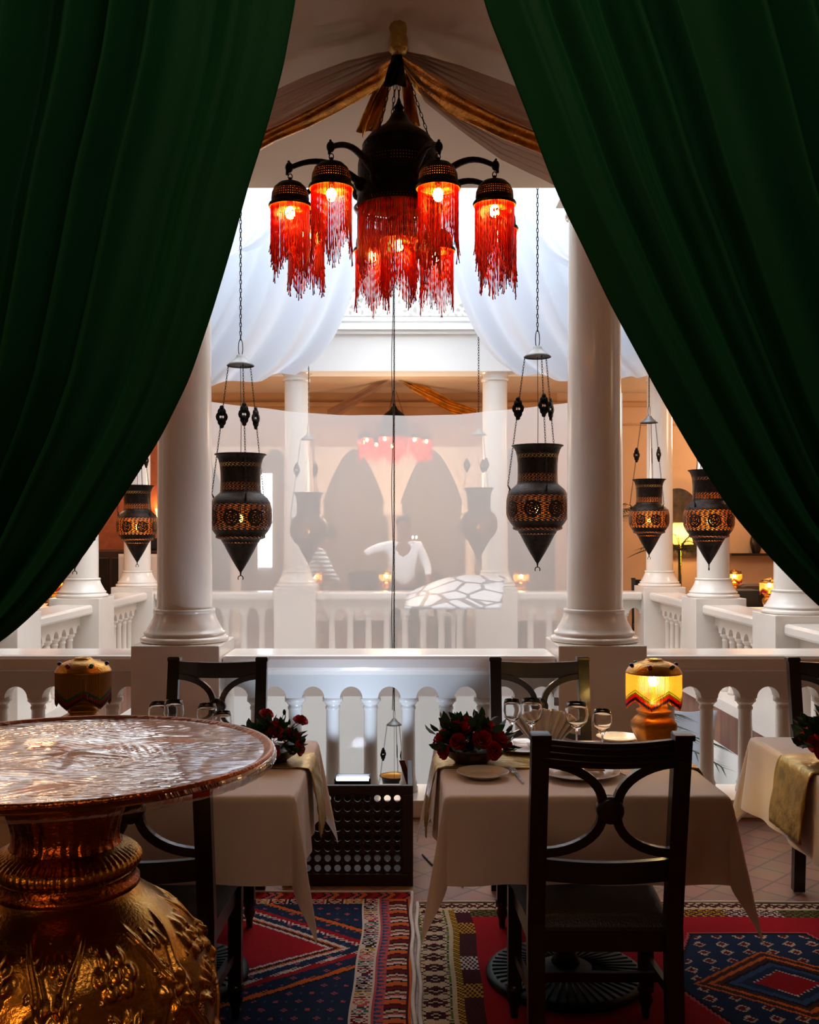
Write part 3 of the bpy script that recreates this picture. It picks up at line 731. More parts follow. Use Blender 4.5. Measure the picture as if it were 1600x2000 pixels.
for loc, rz, lab, s in ((P(1050, 870, 6.76), .1, 'large dark pierced lantern hanging against the near right column', None),
    (P(1268, 936, 8.47*1.25), .5, 'smaller lit pierced lantern between near right column and curtain', None),
    (P(1385, 918, 8.47), 1.1, 'lit pierced lantern with golden openwork partly covered by the right curtain', None),
    (P(268, 948, 10.4), .9, 'lit pierced lantern squeezed between left curtain and near left column', None),
    (P(146, 922, 8.3), .2, 'pierced lantern behind the left curtain, only its bottom hook showing', None),
    (P(603, 962, 11.3), .6, 'faint pierced lantern behind the net beside the left far column', None),
    (P(935, 953, 11.3), 2.6, 'faint pierced lantern behind the net beside the right far column', None)):
    l_ = dup(LN, loc[:], rz, lab)
    if lab.startswith(('smaller lit', 'lit ')):
        for c_ in kids(l_):
            if c_.type == 'LIGHT':
                if LIT is None: LIT = c_.data.copy(); LIT.energy = 4.5
                c_.data = LIT
def centre_lantern():
    l = dup(LN, P(770, 1415+99, 8.9)[:], .7, 'hanging lantern below floor level seen between the near balusters', scale=.75)
    for c in kids(l):
        if c.name.startswith('chain') and max(v.co.z for v in c.data.vertices) > 1.5: bpy.data.objects.remove(c)
    t = P(770, 1340, 8.9); x = t.x
    z0 = l.location.z+.75*.75
    MB().chain((x-x, 0, .755), (0, 0, (6.3-l.location.z)/.75), .05, .022, .0042).build('chain', 'chain_metal', l)
    MB().tube([(-.018+.012*math.sin(k*.9), .01, .755+k*((6.3-l.location.z)/.75-.755)/40) for k in range(41)], .0045, 5).build('cord', 'black_plastic', l)
centre_lantern()

bmk = MB()
for y_ in (6.76, 8.3, 8.47, 8.9, 10.4, 10.59, 11.3): bmk.box(-2.9, 2.82, y_-.03, y_+.03, 6.19, 6.27)
struct('trim_11', bmk, 'white_plaster')
# ------------------------------------------------------------------ white atrium drapes
def drape(label, inner, outer, Y, folds, seed, amp=.15, thick=.002):
    rnd = random.Random(seed); ph = rnd.uniform(0, 6)
    def cur(pts, s):
        t = s*(len(pts)-1); i = min(int(t), len(pts)-2); k = t-i
        p0 = pts[max(i-1, 0)]; p1 = pts[i]; p2 = pts[i+1]; p3 = pts[min(i+2, len(pts)-1)]
        return [0.5*((2*p1[j])+(-p0[j]+p2[j])*k+(2*p0[j]-5*p1[j]+4*p2[j]-p3[j])*k*k+(-p0[j]+3*p1[j]-3*p2[j]+p3[j])*k**3) for j in range(2)]
    def fn(u, s):
        a = cur(inner, s); b_ = cur(outer, s)
        x = a[0]+(b_[0]-a[0])*u; y = a[1]+(b_[1]-a[1])*u+35*math.sin(PI*u)*s
        d = amp*math.sin(u*2*PI*folds+ph+s*1.2+.6*math.sin(u*11))*(.4+.6*s)
        p = P(x, y, Y); p.y += d+.5*u*s; return p
    o = MB().grid(fn, 110, 60).build('white_drape', 'white_sheer'); return tag(o, label, 'drape', 'white sheer drapes over the atrium')
drape('white sheer drape sweeping down to the left far column', [(745,250),(725,400),(700,520),(668,620),(625,690),(575,728)], [(420,150),(380,300),(330,420),(270,530),(200,620),(120,690)], 10.9, 5, 1)
drape('white sheer drape sweeping down to the right far column', [(835,250),(860,400),(880,520),(915,620),(960,690),(1010,728)], [(1120,150),(1180,300),(1240,420),(1300,520),(1360,600),(1430,670)], 10.9, 5, 2)
drape('upper white drape layer across the top left of the atrium', [(690,100),(640,230),(600,340),(560,420),(520,470),(480,490)], [(380,60),(330,180),(290,290),(240,370),(180,420),(120,450)], 9.6, 5, 3, .08)
drape('upper white drape layer across the top right of the atrium', [(880,100),(930,230),(970,340),(1010,420),(1060,490),(1110,520)], [(1200,60),(1250,180),(1300,290),(1350,370),(1410,420),(1470,450)], 9.6, 5, 4, .08)

# sheer net across the atrium
def netf(u, v):
    x = -2.15+4.15*u; px = CX+x*F/9.3
    top = 812-27*((px-765)/350)**2; zt = EYE-(top-CY)*9.3/F; z = zt+(-1.9-zt)*v
    y = 9.3+.035*math.sin(u*23+v*2.2)+.02*math.sin(u*51-v*3)+.12*math.cos(PI*(u-.5))*v
    return (x, y, z)
net = MB().grid(netf, 120, 50).build('sheer_net', 'net'); tag(net, 'sheer white net stretched across the atrium behind the hanging chain', 'net curtain')
def canopy(u, v):
    x0 = -.05+.2*v; p = Vector((.02+(.95-.0)*u, 10.6+.7*v-.25*u*0, .93+.10*v+.25*u*v-.12*(1-v)*(1-u)*.4-.10*(1-v))); return p
can = MB().grid(lambda u, v: P(790+u*190+6*v, 1188-v*(28+36*math.sin(min(1, u*1.25)*PI*.62)), 10.5+.9*v), 24, 10)
cn = thing('canopy', 'white crackle patterned canopy behind the net in front of the far balustrade', 'canopy', (.55, 10.9, -3.6))
can.v = [(x-.55, y-10.9, z+3.6) for x, y, z in can.v]; can.build('mosaic_top', 'mosaic', cn, solid=.02)
MB().tube([(0, 0, 0), (0, 0, 4.38)], .02, 8).build('pole', 'white_panel', cn)

# ------------------------------------------------------------------ furniture: chairs
def make_chair(loc, rz, label):
    t = thing('dining_chair', label, 'chair', (loc[0], loc[1], .010), rz)
    W = .2175; rk = lambda z: -.20-.10*max(0, (z-.45)/.55)**1.1       # faces +Y, back at -Y
    for s in (-1, 1):
        mb = MB(); pts = [(s*(W-.024), rk(z)-(.03*(1-z/.45) if z < .45 else 0), z) for z in (0, .15, .3, .45, .6, .75, .9, 1.0)]
        mb.bar(pts, (.024, 0, 0), .02); 
        mb.bar([(s*(W-.024), rk(.99)-.006, .985), (s*(W-.024), rk(.99)-.006, 1.0)], (.027, 0, 0), .026)
        mb.build('leg', 'dark_wood', t)
        f = MB(); x = s*.21
        f.bar([(x, .19, 0.10), (x, .19, .42)], (.021, 0, 0), .021); f.lathe([(.0,.0),(.012,.0),(.014,.03),(.024,.055),(.017,.075),(.026,.085),(.026,.105),(0,.105)], 12, (x, .19, 0)); f.build('leg', 'dark_wood', t)
        st = MB().bar([(s*.205, .19, .2), (s*(W-.02), -.2, .24)], (.009, 0, 0), .014); st.build('stretcher', 'dark_wood', t)
    cr = MB()
    pts = [(-.195+.39*k/12, rk(.95)-.022*math.sin(PI*k/12), .952-.010*math.sin(PI*k/12)) for k in range(13)]
    cr.bar(pts, (0, .011, 0), .034)
    for dz in (-.018, 0, .018): cr.tube([(p[0], p[1]-.0115, p[2]+dz) for p in pts], .006, 6)
    cr.build('crest_rail', 'dark_wood', t)
    la = MB()
    for sx in (-1, 1):
        for sz in (-1, 1):
            pts = []
            for k in range(11):
                q = k/10*PI/2; x = sx*(.192-.172*math.sin(q)); z = .788+sz*(.016+.115*math.cos(q)); pts.append((x, rk(z)-.008*math.cos(q)*0-.018*math.sin(q), z))
            la.bar(pts, (0, .011, 0), .0125)
    dk = MB().lathe([(0,-.022),(.03,-.022),(.037,-.016),(.037,.016),(.03,.022),(0,.022)], 28); dk.xf(Matrix.Translation((0, rk(.788)-.02, .788)) @ Matrix.Rotation(PI/2, 4, 'X')); la.add(dk.v, dk.f)
    la.build('back_lattice', 'dark_wood', t)
    pts = [(-.195+.39*k/12, rk(.61)-.022*math.sin(PI*k/12), .61-.006*math.sin(PI*k/12)) for k in range(13)]
    MB().bar(pts, (0, .011, 0), .030).build('lower_rail', 'dark_wood', t)
    ap_ = MB()
    ap_.bar([(-.21,.19,.40),(.21,.19,.40)], (0,.011,0), .03); ap_.bar([(-.19,-.2,.40),(.19,-.2,.40)], (0,.011,0), .03)
    for s in (-1, 1): ap_.bar([(s*.205,.19,.40),(s*.195,-.2,.40)], (.011,0,0), .03)
    ap_.build('seat_frame', 'dark_wood', t)
    def seatf(u, v):
        y = -.19+.41*v; hw = .20+.03*v; x = (u-.5)*2*hw
        e = min(u, 1-u, v, 1-v)*10; e = min(1, e); return (x, y, .43+.028*math.sqrt(1-(1-e)**2)+.006*math.sin(PI*u)*math.sin(PI*v))
    s_ = MB().grid(seatf, 24, 24)
    s_.box(-.20, .20, -.19, .2, .415, .4305); s_.build('seat', 'leather', t)
    MB().bar([(-.2, 0, .21), (.2, 0, .21)], (0, .009, 0), .014).build('stretcher', 'dark_wood', t)
    return t
NY = 3.085
chair = make_chair((.57, NY, 0), 0, 'dark wooden chair with crossed back in front of the middle table, seen from behind')
chair['group'] = 'dark crossed back chairs'
for x, y, r, lab in ((-.742, NY, 0.0, 'dark wooden chair half hidden behind the brass tray stand'),
    (.605, 4.22, PI, 'dark crossed back chair on the balustrade side of the middle table'),
    (-.81, 4.22, PI, 'dark crossed back chair on the balustrade side of the left table'),
    (1.90, 4.20, PI-.05, 'dark crossed back chair at the right picture edge behind the right table'),
    (-1.14, 14.05, PI, 'far dark chair behind the net near the person in the striped shirt'),
    (.55, 13.2, .3, 'far dark chair behind the net right of the person in white'),
    (1.55, 14.08, PI, 'far dark chair behind the net by the lamp near the right far column'),
    (3.1, 12.75, PI*.95, 'far dark crossed back chair between near right column and far corner column'),
    (-3.9, 12.9, -PI/2, 'far dark chair in the left gallery behind the corner column')):
    dup(chair, (x, y, .010 if y < 6 else 0), r, lab)

# ------------------------------------------------------------------ tables
def make_table(x0, x1, y0, y1, label):
    cx, cy = (x0+x1)/2, (y0+y1)/2; t = thing('dining_table', label, 'table', (cx, cy, .008))
    MB().box(x0-cx+.01, x1-cx-.01, y0-cy+.01, y1-cy-.01, .70, .732).build('tabletop', 'dark_wood', t)
    MB().lathe([(0,.03),(.045,.03),(.05,.06),(.035,.09),(.032,.67),(.06,.70),(0,.70)], 20).build('column', 'iron', t)
    bs = MB().lathe([(0,.005),(.255,.0135),(.275,.006),(.278,.014),(.272,.026),(.25,.030),(.10,.040),(.05,.055),(0,.055)], 64, rfun=lambda r, a, z: r)
    for k in range(48):
        a = 2*PI*k/48; bs.tube([(math.cos(a)*.09, math.sin(a)*.09, .041), (math.cos(a)*.255, math.sin(a)*.255, .030)], .0045, 5)
    bs.build('pedestal_base', 'iron', t); return t
def cloth(x0, x1, y0, y1, label, drop=.275, seed=1, z=.75, fl=.045, corner=.19):
    rnd = random.Random(seed); p1, p2, p3 = [rnd.uniform(0, 6.28) for _ in range(3)]
    cx, cy = (x0+x1)/2, (y0+y1)/2; hx, hy = (x1-x0)/2, (y1-y0)/2; n = 96
    def fn(u, v):
        X = (u-.5)*2*(hx+drop); Y = (v-.5)*2*(hy+drop)
        ex = max(0, abs(X)-hx); ey = max(0, abs(Y)-hy); sx = 1 if X > 0 else -1; sy = 1 if Y > 0 else -1
        bx = min(abs(X), hx)*sx; by = min(abs(Y), hy)*sy
        d = math.hypot(ex, ey)
        if d < 1e-9: return (bx, by, z+.0008*math.sin(X*17+p1)*math.sin(Y*13+p2))
        if ex and ey:
            q = math.atan2(ey, ex); w2 = math.sin(2*q) if 0 < q < PI/2 else 0; f = fl+corner*math.sin(2*q)**2; dirx, diry = math.cos(q)*sx, math.sin(q)*sy
            dd = max(ex, ey)*(1-w2)+d*1.16*w2
        else:
            dirx, diry = (sx, 0) if ex else (0, sy); dd = d
            along = by/hy if ex else bx/hx; f = fl+.05*math.sin(along*5+p1)*.5+.025*math.sin(along*13+p2)+.05*max(0, abs(along)-.7)/.3
        r = .010
        out = dd*f+r*(1-math.exp(-dd/r)); dz = dd*(1-.5*f*f)-r*.6*(1-math.exp(-dd/r))
        return (bx+dirx*out, by+diry*out, z-dz)
    mb = MB().grid(fn, n, n)
    o = mb.build('tablecloth', 'tablecloth'); o.location = (cx, cy, 0)
    return tag(o, label, 'tablecloth')
def runner(x0, x1, ya, yb, label, hang=.30, left=True, right=True):
    hw = (x1-x0)/2; cx = (x0+x1)/2; tot = hw+hang
    def fn(u, v):
        X = (u-.5)*2*tot; e = max(0, abs(X)-hw); s = 1 if X > 0 else -1; y = ya+(yb-ya)*v+.006*math.sin(X*9+v*3)
        wob = .004*math.sin(v*19+X*23)
        if e <= 0: return (X, y, .7535+abs(wob)*.6)
        return (s*(hw+.010+e*.09+.010*(1-math.exp(-e/.01))+abs(wob)*1.5+.012*min(1,e*8)), y, .7535-e)
    o = MB().grid(fn, 90, 14).build('table_runner', 'gold_runner', solid=.002); o.location = (cx, 0, 0); return tag(o, label, 'table runner')
T2 = (.14, 1.0, 3.14, 3.99); T1 = (-1.29, -.335, 3.14, 3.99); T3 = (1.39, 2.25, 3.14, 4.06)
for T, nm, sd in ((T2, 'middle', 2), (T1, 'left', 5), (T3, 'right', 9)):
    make_table(*T, {'middle': 'square table with round ribbed iron base under the middle cloth', 'left': 'square table with round ribbed iron base behind the brass tray stand', 'right': 'square table at the right picture edge under a pinkish white cloth'}[nm])
    cloth(*T, {'middle': 'white tablecloth draped over the middle table with four glasses', 'left': 'white tablecloth over the left table behind the brass tray', 'right': 'white tablecloth with hanging folded corner on the right edge table'}[nm], seed=sd, drop=.272 if nm != 'right' else .29)
    runner(T[0], T[1], 3.50 if nm != 'right' else 3.42, 3.74 if nm != 'right' else 3.72, {'middle': 'gold table runner under the roses of the middle table', 'left': 'gold table runner hanging over the side of the left table', 'right': 'shiny gold table runner hanging down the right edge table'}[nm], .24)
# legs of service tables are the pedestals; far gallery tables
ft = None
for i, (x, y) in enumerate(((-.2, 13.35), (1.55, 13.3), (-1.14, 13.3), (4.38, 13.5), (.62, 13.9), (3.95, 11.0), (-3.95, 11.6), (-4.35, 9.9))):
    labs = ['far table with white cloth and a glowing lamp behind the net at the chain', 'far table with white cloth behind the net right of the right far column', 'far table with white cloth behind the net left, by the slim column', 'far table with lit lamp under the wall shelf of the right gallery', 'far table with white cloth behind the person in white', 'gallery table with tilted silver lamp behind the right side balustrade', 'gallery table with lamp behind the left side balustrade, farther one', 'gallery table with lamp behind the left curtain edge']
    if ft is None:
        ft = thing('dining_table', labs[i], 'table', (x, y, 0), 0, 'far gallery tables')
        MB().box(-.38, .38, -.38, .38, .715, .744).build('tabletop', 'tablecloth', ft)
        MB().lathe([(0,0),(.25,0),(.25,.02),(.05,.05),(.035,.09),(.035,.7),(.06,.715),(0,.715)], 20).build('pedestal_base', 'iron', ft)
        MB().bbox(-.40, .40, -.40, .40, .46, .75, .02).build('table_skirt', 'tablecloth', ft)
    else: dup(ft, (x, y, 0), 0, labs[i])

# ------------------------------------------------------------------ tableware
def plate(loc, r, label):
    o = MB().lathe([(0,.004),(r*.55,.004),(r*.62,.006),(r*.7,.012),(r*.98,.019),(r,.020),(r*.985,.017),(r*.7,.008),(r*.6,.0),(0,.0)], 48).build('plate', 'china'); o.location = loc
    return tag(o, label, 'plate')
def glassware(loc, h, r, label, src=None):
    b_ = h*.47
    prof = [(.0,0),(r*.82,0),(r*.82,.0015),(r*.3,.006),(.0045,.012),(.0035,.03),(.0035,h-b_-.012),(.006,h-b_),(r*.45,h-b_+.012),(r*.85,h-b_*.70),(r,h-b_*.45),(r*.94,h-b_*.2),(r*.80,h),(r*.78,h),(r*.915,h-b_*.2),(r*.975,h-b_*.45),(r*.82,h-b_*.69),(r*.42,h-b_+.016),(0,h-b_+.009)]
    o = MB().lathe(prof, 32).build('wine_glass', 'glass'); o.location = loc; return tag(o, label, 'glass', 'wine glasses on the tables')
ZT = .7515
def at(px, py): 
    Y = (EYE-ZT)*F/(py-CY); return ((px-CX)*Y/F, Y, ZT)
plate(at(943, 1517), .088, 'small white side plate left of the fork on the middle table')
plate(at(1132, 1515), .135, 'large white dinner plate behind the near chair back')
plate((.455, 3.80, ZT), .125, 'white dinner plate under the tall white napkin on the middle table')
plate(at(1208, 1447), .085, 'small white side plate beside the lit gold lamp')
plate((-1.05, 3.42, ZT), .13, 'white dinner plate on the left table under the tray edge')
def fork(loc, rz, label, knife=False):
    mb = MB()
    if not knife:
        mb.bar([(0,-.095,.004),(0,-.03,.006),(0,.02,.008)], (.0045,0,0), .0012)
        mb.bar([(0,.02,.008),(0,.045,.007)], (.011,0,0), .001)
        for k in range(4): mb.bar([(-.0095+.0063*k,.044,.007),(-.0095+.0063*k,.095,.008)], (.0017,0,0), .001)
    else:
        mb.bar([(0,-.10,.004),(0,0,.006)], (.005,0,0), .002); mb.bar([(0,0,.005),(.002,.11,.004)], (.009,0,0), .0008)
    o = mb.build('knife' if knife else 'fork', 'steel'); o.location = loc; o.rotation_euler.z = rz; return tag(o, label, 'knife' if knife else 'fork')
fork(at(1010, 1517), .10, 'steel fork between side plate and near chair on the middle table')
fork(at(1212, 1512), .35, 'steel knife right of the big plate seen through the near chair back', True)
fork(at(424, 1535), -.1, 'steel knife at the front edge of the left table under the tray', True)
glassware((.405, 3.76, ZT), .195, .034, 'wine glass nearest the roses on the middle table')
glassware((.465, 3.68, ZT), .21, .040, 'tall wine glass in front of the white napkin on the middle table')
glassware((.620, 3.63, ZT), .205, .042, 'round wine glass in the middle between napkin and lamp')
glassware((.705, 3.60, ZT), .185, .034, 'smaller wine glass left of the lit gold lamp')
glassware((-.88, 3.70, ZT), .195, .036, 'leftmost wine glass above the tray edge on the left table')
glassware((-.815, 3.66, ZT), .208, .036, 'tallest wine glass above the tray edge on the left table')
glassware((-.70, 3.68, ZT), .192, .037, 'wine glass in front of the left far chair back')
glassware((-.635, 3.62, ZT), .175, .034, 'low wine glass nearest the left roses above the tray')
def napkin(loc, m, r, h, label, n=9, rz=0):
    def fn(u, v):
        a = (u-.5)*PI*.95; f = .35+.65*v; rr = r*f; pl = .012*math.sin(u*n*2*PI)*(.3+v)
        return (math.sin(a)*rr*(1.1), pl+.03*(1-v)*math.cos(a), h*v*(.55+.45*math.cos(a))+.004)
    mb = MB().grid(fn, 70, 14)
    mb.grid(lambda u, v: ((u-.5)*r*1.3, (v-.5)*.08, .006+.02*math.sin(PI*u)*math.sin(PI*v)), 10, 6)
    o = mb.build('napkin', m, solid=.0025); o.location = loc; o.rotation_euler.z = rz; return tag(o, label, 'napkin')
napkin((.535, 3.80, ZT+.014), 'napkin_white', .105, .135, 'white napkin folded into a fan on the far plate of the middle table')
napkin((.60, 3.42, ZT+.014), 'napkin_peach', .11, .085, 'peach napkin fan on the plate behind the near chair back', 7)
napkin((-.69, 3.82, ZT+.004), 'napkin_white', .085, .085, 'white folded napkin behind the glasses on the left table')

# rose bowls
def rose_mb():
    mb = MB()
    for ring_, (n, r, h, tilt) in enumerate(((3, .006, .030, .1), (5, .012, .028, .35), (6, .018, .024, .7), (7, .022, .018, 1.05))):
        for k in range(n):
            a = 2*PI*k/n+ring_*.7
            def fn(u, v):
                q = (u-.5)*1.35*PI/n*1.6+a; rr = r*(.35+.65*v)+math.sin(tilt)*h*v*.45; zz = math.cos(tilt*.8)*h*v*(1-.25*(2*u-1)**2)
                return (math.cos(q)*rr, math.sin(q)*rr, zz)
            mb.grid(fn, 5, 4)
    return mb
rose_mesh = None
def rose_bowl(loc, label, seed, bm_='bowl_brown', n=15, tall=0):
    global rose_mesh
    rnd = random.Random(seed); t = thing('rose_bowl', label, 'flower arrangement', loc, 0, 'bowls of red roses on the tables')
    MB().lathe([(0,.0),(.05,.0),(.055,.006),(.075,.02),(.092,.042),(.095,.045),(.088,.044),(.07,.026),(0,.02)], 36).build('bowl', bm_, t)
    lv = MB()
    for k in range(150):
        a = rnd.uniform(0, 2*PI); e = rnd.uniform(-.15, 1.3); R = rnd.uniform(.06, .125)
        c = Vector((math.cos(a)*math.cos(e)*R, math.sin(a)*math.cos(e)*R*.9, .045+math.sin(e)*R*.75)); d = (c-Vector((0,0,.03))).normalized()
        d = (d+Vector((rnd.uniform(-.5,.5), rnd.uniform(-.5,.5), rnd.uniform(-.6,.3)))).normalized(); s_ = d.cross(Vector((rnd.uniform(-1,1), rnd.uniform(-1,1), .6))).normalized(); nn = d.cross(s_)
        L = rnd.uniform(.028, .05); W_ = L*.30
        vs = [c, c+d*L*.35+s_*W_+nn*.003, c+d*L*.35-s_*W_+nn*.003, c+d*L*.35-nn*.003, c+d*L*.7+s_*W_*.75, c+d*L*.7-s_*W_*.75, c+d*L*.7-nn*.002, c+d*L-nn*.006]
        lv.add(vs, [(0,1,3),(0,3,2),(1,4,6,3),(3,6,5,2),(4,7,6),(6,7,5)])
    lv.build('foliage', 'leaf', t)['kind'] = 'stuff'
    spots = []
    for k in range(n):
        for _ in range(60):
            a = rnd.uniform(0, 2*PI); e = rnd.uniform(.15, 1.45); R = .098
            d = Vector((math.cos(a)*math.cos(e), math.sin(a)*math.cos(e)*.9, math.sin(e)*.8)); c = d*R+Vector((0,0,.028))
            if all((c-q).length > .036 for q, _d in spots): spots.append((c, d)); break
    st = MB()
    if tall:
        for dx, dy, h in ((.03, 0, .17), (.07, -.02, .135), (-.02, .03, .15)):
            pts = [Vector((dx*q*1.4, dy*q, .06+(h-.06)*q)) for q in (0, .3, .6, 1)]; st.tube(pts, .0013, 5)
            if h != .17: spots.append((pts[-1], Vector((.3, -.3, .9)).normalized()))
            else: st.sphere(pts[-1], .006, 8, 6, (1, 1, 1.8))
        st.build('stem', 'leaf', t)
    for c, d in spots:
        if rose_mesh is None: rose_mesh = rose_mb().build('rose', 'rose_red', t); o = rose_mesh
        else: o = rose_mesh.copy(); COL.objects.link(o); o.parent = t
        o.location = c; o.rotation_euler = d.to_track_quat('Z', 'Y').to_euler(); s_ = rnd.uniform(.9, 1.2); o.scale = (s_,)*3
    return t
rose_bowl((.243, 3.585, .757), 'low bowl packed with dark red roses on the middle table', 3, n=26).scale = (1.15,)*3
rose_bowl((-.455, 3.60, .757), 'bowl of red roses with tall sprigs at the right end of the left table', 8, n=12, tall=1).scale = (1.0,)*3
rose_bowl((1.56, 3.60, .757), 'bowl of red roses cut off by the right picture edge', 12, 'bowl_copper', n=26).scale = (1.3,)*3

# ------------------------------------------------------------------ table lamps (origin at foot)
def table_lamp(loc, label, lit=True):
    t = thing('table_lamp', label, 'lamp', loc, 0, None)
    # squarish moulded base
    def sq(r, a, z):
        k = 1/max(abs(math.cos(a)), abs(math.sin(a))); return r*(.35+.65*min(k, 1.3))
    prof = [(0,0),(.062,0),(.062,.010),(.048,.018),(.052,.035),(.066,.062),(.073,.088),(.072,.105),(.060,.122),(.048,.132),(.050,.138),(.056,.142),(.056,.150),(.044,.156),(.046,.166),(.036,.178),(.018,.186),(.010,.22),(.008,.26),(0,.26)]
    b_ = MB().lathe(prof, 48, rfun=sq); b_.xf(Matrix.Rotation(.25, 4, 'Z')); b_.build('lamp_base', 'gold_paint', t)
    dome = [(.101,.252),(.104,.255),(.101,.262),(.094,.282),(.080,.303),(.058,.318),(.036,.326),(.034,.330),(.030,.338),(.020,.3395),(.016,.336)]
    dome = [(r_, .287+(z_-.252)*.62) for r_, z_ in dome]
    sh = MB().lathe(dome, 40).build('lamp_shade', 'brass', t)
    for k, g_ in enumerate(('gem_green', 'gem_blue', 'gem_red', 'gem_green', 'gem_blue', 'gem_red')):
        a = -PI/2+.45+k*PI/3+.2; MB().sphere((math.cos(a)*.086, math.sin(a)*.086, .318), .009, 10, 7, (1, 1, .8)).build('gem', g_, sh)
    # beaded fringe: strands around, zigzag hem
    fr = MB(); n = 120
    for i in range(n):
        u0 = i/n; q = abs((u0*5) % 1-.5)*2; L = .096+.036*(1-q)
        a = 2*PI*u0; K = 12; c = (math.cos(a)*.100, math.sin(a)*.100)
        o = len(fr.v)
        for k in range(K+1):
            rr = .0029*(1 if k % 2 else .82)
            for d_ in range(4):
                qa = a+PI/4+PI/2*d_; fr.v.append((c[0]+math.cos(qa)*rr, c[1]+math.sin(qa)*rr, .288-L*k/K))
        for k in range(K):
            for d_ in range(4):
                e = (d_+1) % 4; fr.f.append((o+k*4+d_, o+k*4+e, o+k*4+4+e, o+k*4+4+d_)); fr.sm.append(True)
                va = L*(K-k)/K/.106; vb = L*(K-k-1)/K/.106; fr.uv[len(fr.f)-1] = [(u0, va), (u0, va), (u0, vb), (u0, vb)]
    fr.build('bead_fringe', 'bead_zigzag' if lit else 'bead_amber', sh)
    if lit:
        MB().sphere((0, 0, .262), .022, 12, 8, (1, 1, 1.2)).build('bulb', 'bulb_table', t)
        light('table_lamp_glow', 'POINT', (0, 0, .235), 3.6, (1, .78, .4), .03, parent=t)
    return t
TL = table_lamp((.935, 3.80, .751), 'glowing gold table lamp with colourful beaded fringe on the middle table')
table_lamp((-1.195, 3.84, .751), 'unlit golden table lamp with bead fringe behind the tray on the left', lit=False)
for loc, rz, lab in (((-.2, 13.35, .751), 1, 'small glowing lamp behind the net at the chain'), ((1.55, 13.3, .751), 2, 'small glowing lamp behind the net right of the right far column'),
    ((-1.14, 13.3, .751), .4, 'small glowing lamp behind the net by the slim arcade column'), ((4.38, 13.5, .751), .7, 'small lit yellow lamp below the wall shelf on the right'),
    ((3.95, 11.0, .751), 1.2, 'lamp with silvery dome at the right beside the edge column'), ((-3.95, 11.6, .751), 2.2, 'small lit lamp right of the left side column'), ((-4.35, 9.9, .751), 1.9, 'lit orange lamp peeking out under the left curtain')):
    dup(TL, loc, rz, lab)

# ------------------------------------------------------------------ brass tray stand (urn)
UX, UY = -.74, 2.257
ur = thing('tray_stand', 'big embossed brass urn carrying a round tray in the left foreground', 'brass table', (UX, UY, .010))
def urn_body():
    zs = np.linspace(.10, .775, 330); nth = 720; th = np.linspace(-PI, PI, nth+1)
    key = [(.10, .12), (.16, .19), (.24, .26), (.33, .303), (.43, .322), (.50, .324), (.57, .312), (.64, .282), (.69, .245), (.73, .200), (.755, .165), (.775, .150)]
    r = np.interp(zs, [k[0] for k in key], [k[1] for k in key])
    for _ in range(40): r[1:-1] = (r[:-2]+2*r[1:-1]+r[2:])/4
    R, TH = np.meshgrid(r, th, indexing='ij'); Z = np.meshgrid(zs, th, indexing='ij')[0]
    H = np.zeros_like(R)
    fade = np.clip((.735-Z)/.03, 0, 1)
    S = TH*.30                      # arc-ish coordinate (metres)
    nrep = 7; per = 2*PI*.30/nrep
    for k in range(nrep+1):
        c = -PI*.30+per*(k)
        # sinuous cartouche ridges
        for sg, off in ((1, 0), (-1, .0)):
            line = c+sg*(.062+.046*np.sin((Z-.30)*15))+off
            H += .008*np.exp(-((S-line)/.007)**2)+.003*np.exp(-((S-line-sg*.014)/.003)**2)
    def bump(s0, z0, rs, rz, h, rot=0):
        nonlocal H
        ds = S-s0; dz = Z-z0; a = ds*math.cos(rot)+dz*math.sin(rot); b_ = -ds*math.sin(rot)+dz*math.cos(rot)
        H += h*np.exp(-((a/rs)**2+(b_/rz)**2)**1.5)
    rnd = random.Random(4)
    for k in range(nrep+1):
        for half in (0, 1):
            c = -PI*.30+per*(k+.5*half)
            for z0, kind in ((.33, 0), (.47, 1), (.60, 0), (.69, 2)) if half == 0 else ((.27, 1), (.42, 0), (.55, 1), (.66, 0)):
                if kind == 0:      # rosette
                    bump(c, z0, .013, .013, .010)
                    for q in range(6):
                        a = q*PI/3; bump(c+math.cos(a)*.033, z0+math.sin(a)*.030, .0145, .0145, .010)
                elif kind == 1:    # leaf spray
                    for q in range(7):
                        a = -.2+q*PI/6+rnd.uniform(-.1, .1); L = rnd.uniform(.026, .042); bump(c+math.cos(a)*L, z0+math.sin(a)*L-.01, .019, .007, .009, a)
                    bump(c, z0-.028, .005, .02, .006)
                else:
                    for q in (-1, 0, 1): bump(c+q*.022, z0, .009, .013, .007, q*.5)
                # punched dots
                for q in range(8):
                    bump(c+rnd.uniform(-.055, .055), z0+rnd.uniform(-.05, .05), .0035, .0035, .004)
    for k in range(nrep*2):
        c = -PI*.30+per*.5*k+per*.25
        for z0 in (.36, .53):
            for i in range(3):
                for j in range(3): bump(c+(i-1)*.008, z0+(j-1)*.008, .003, .003, .003)
    H *= fade*1.35
    RR = R+H
    X = RR*np.cos(TH); Y = RR*np.sin(TH)
    co = np.stack([X, Y, Z], -1).reshape(-1, 3); nz = len(zs); w_ = nth+1
    i, j = np.meshgrid(np.arange(nz-1), np.arange(nth), indexing='ij'); a = (i*w_+j).ravel()
    fs = np.stack([a, a+1, a+w_+1, a+w_], -1)
    me = bpy.data.meshes.new('urn_body'); me.from_pydata(co.tolist(), [], fs.tolist()); me.polygons.foreach_set('use_smooth', [True]*len(fs)); me.materials.append(MATS['urn_brass'])
    o = bpy.data.objects.new('urn_body', me); COL.objects.link(o); o.parent = ur
    return o
urn_body()
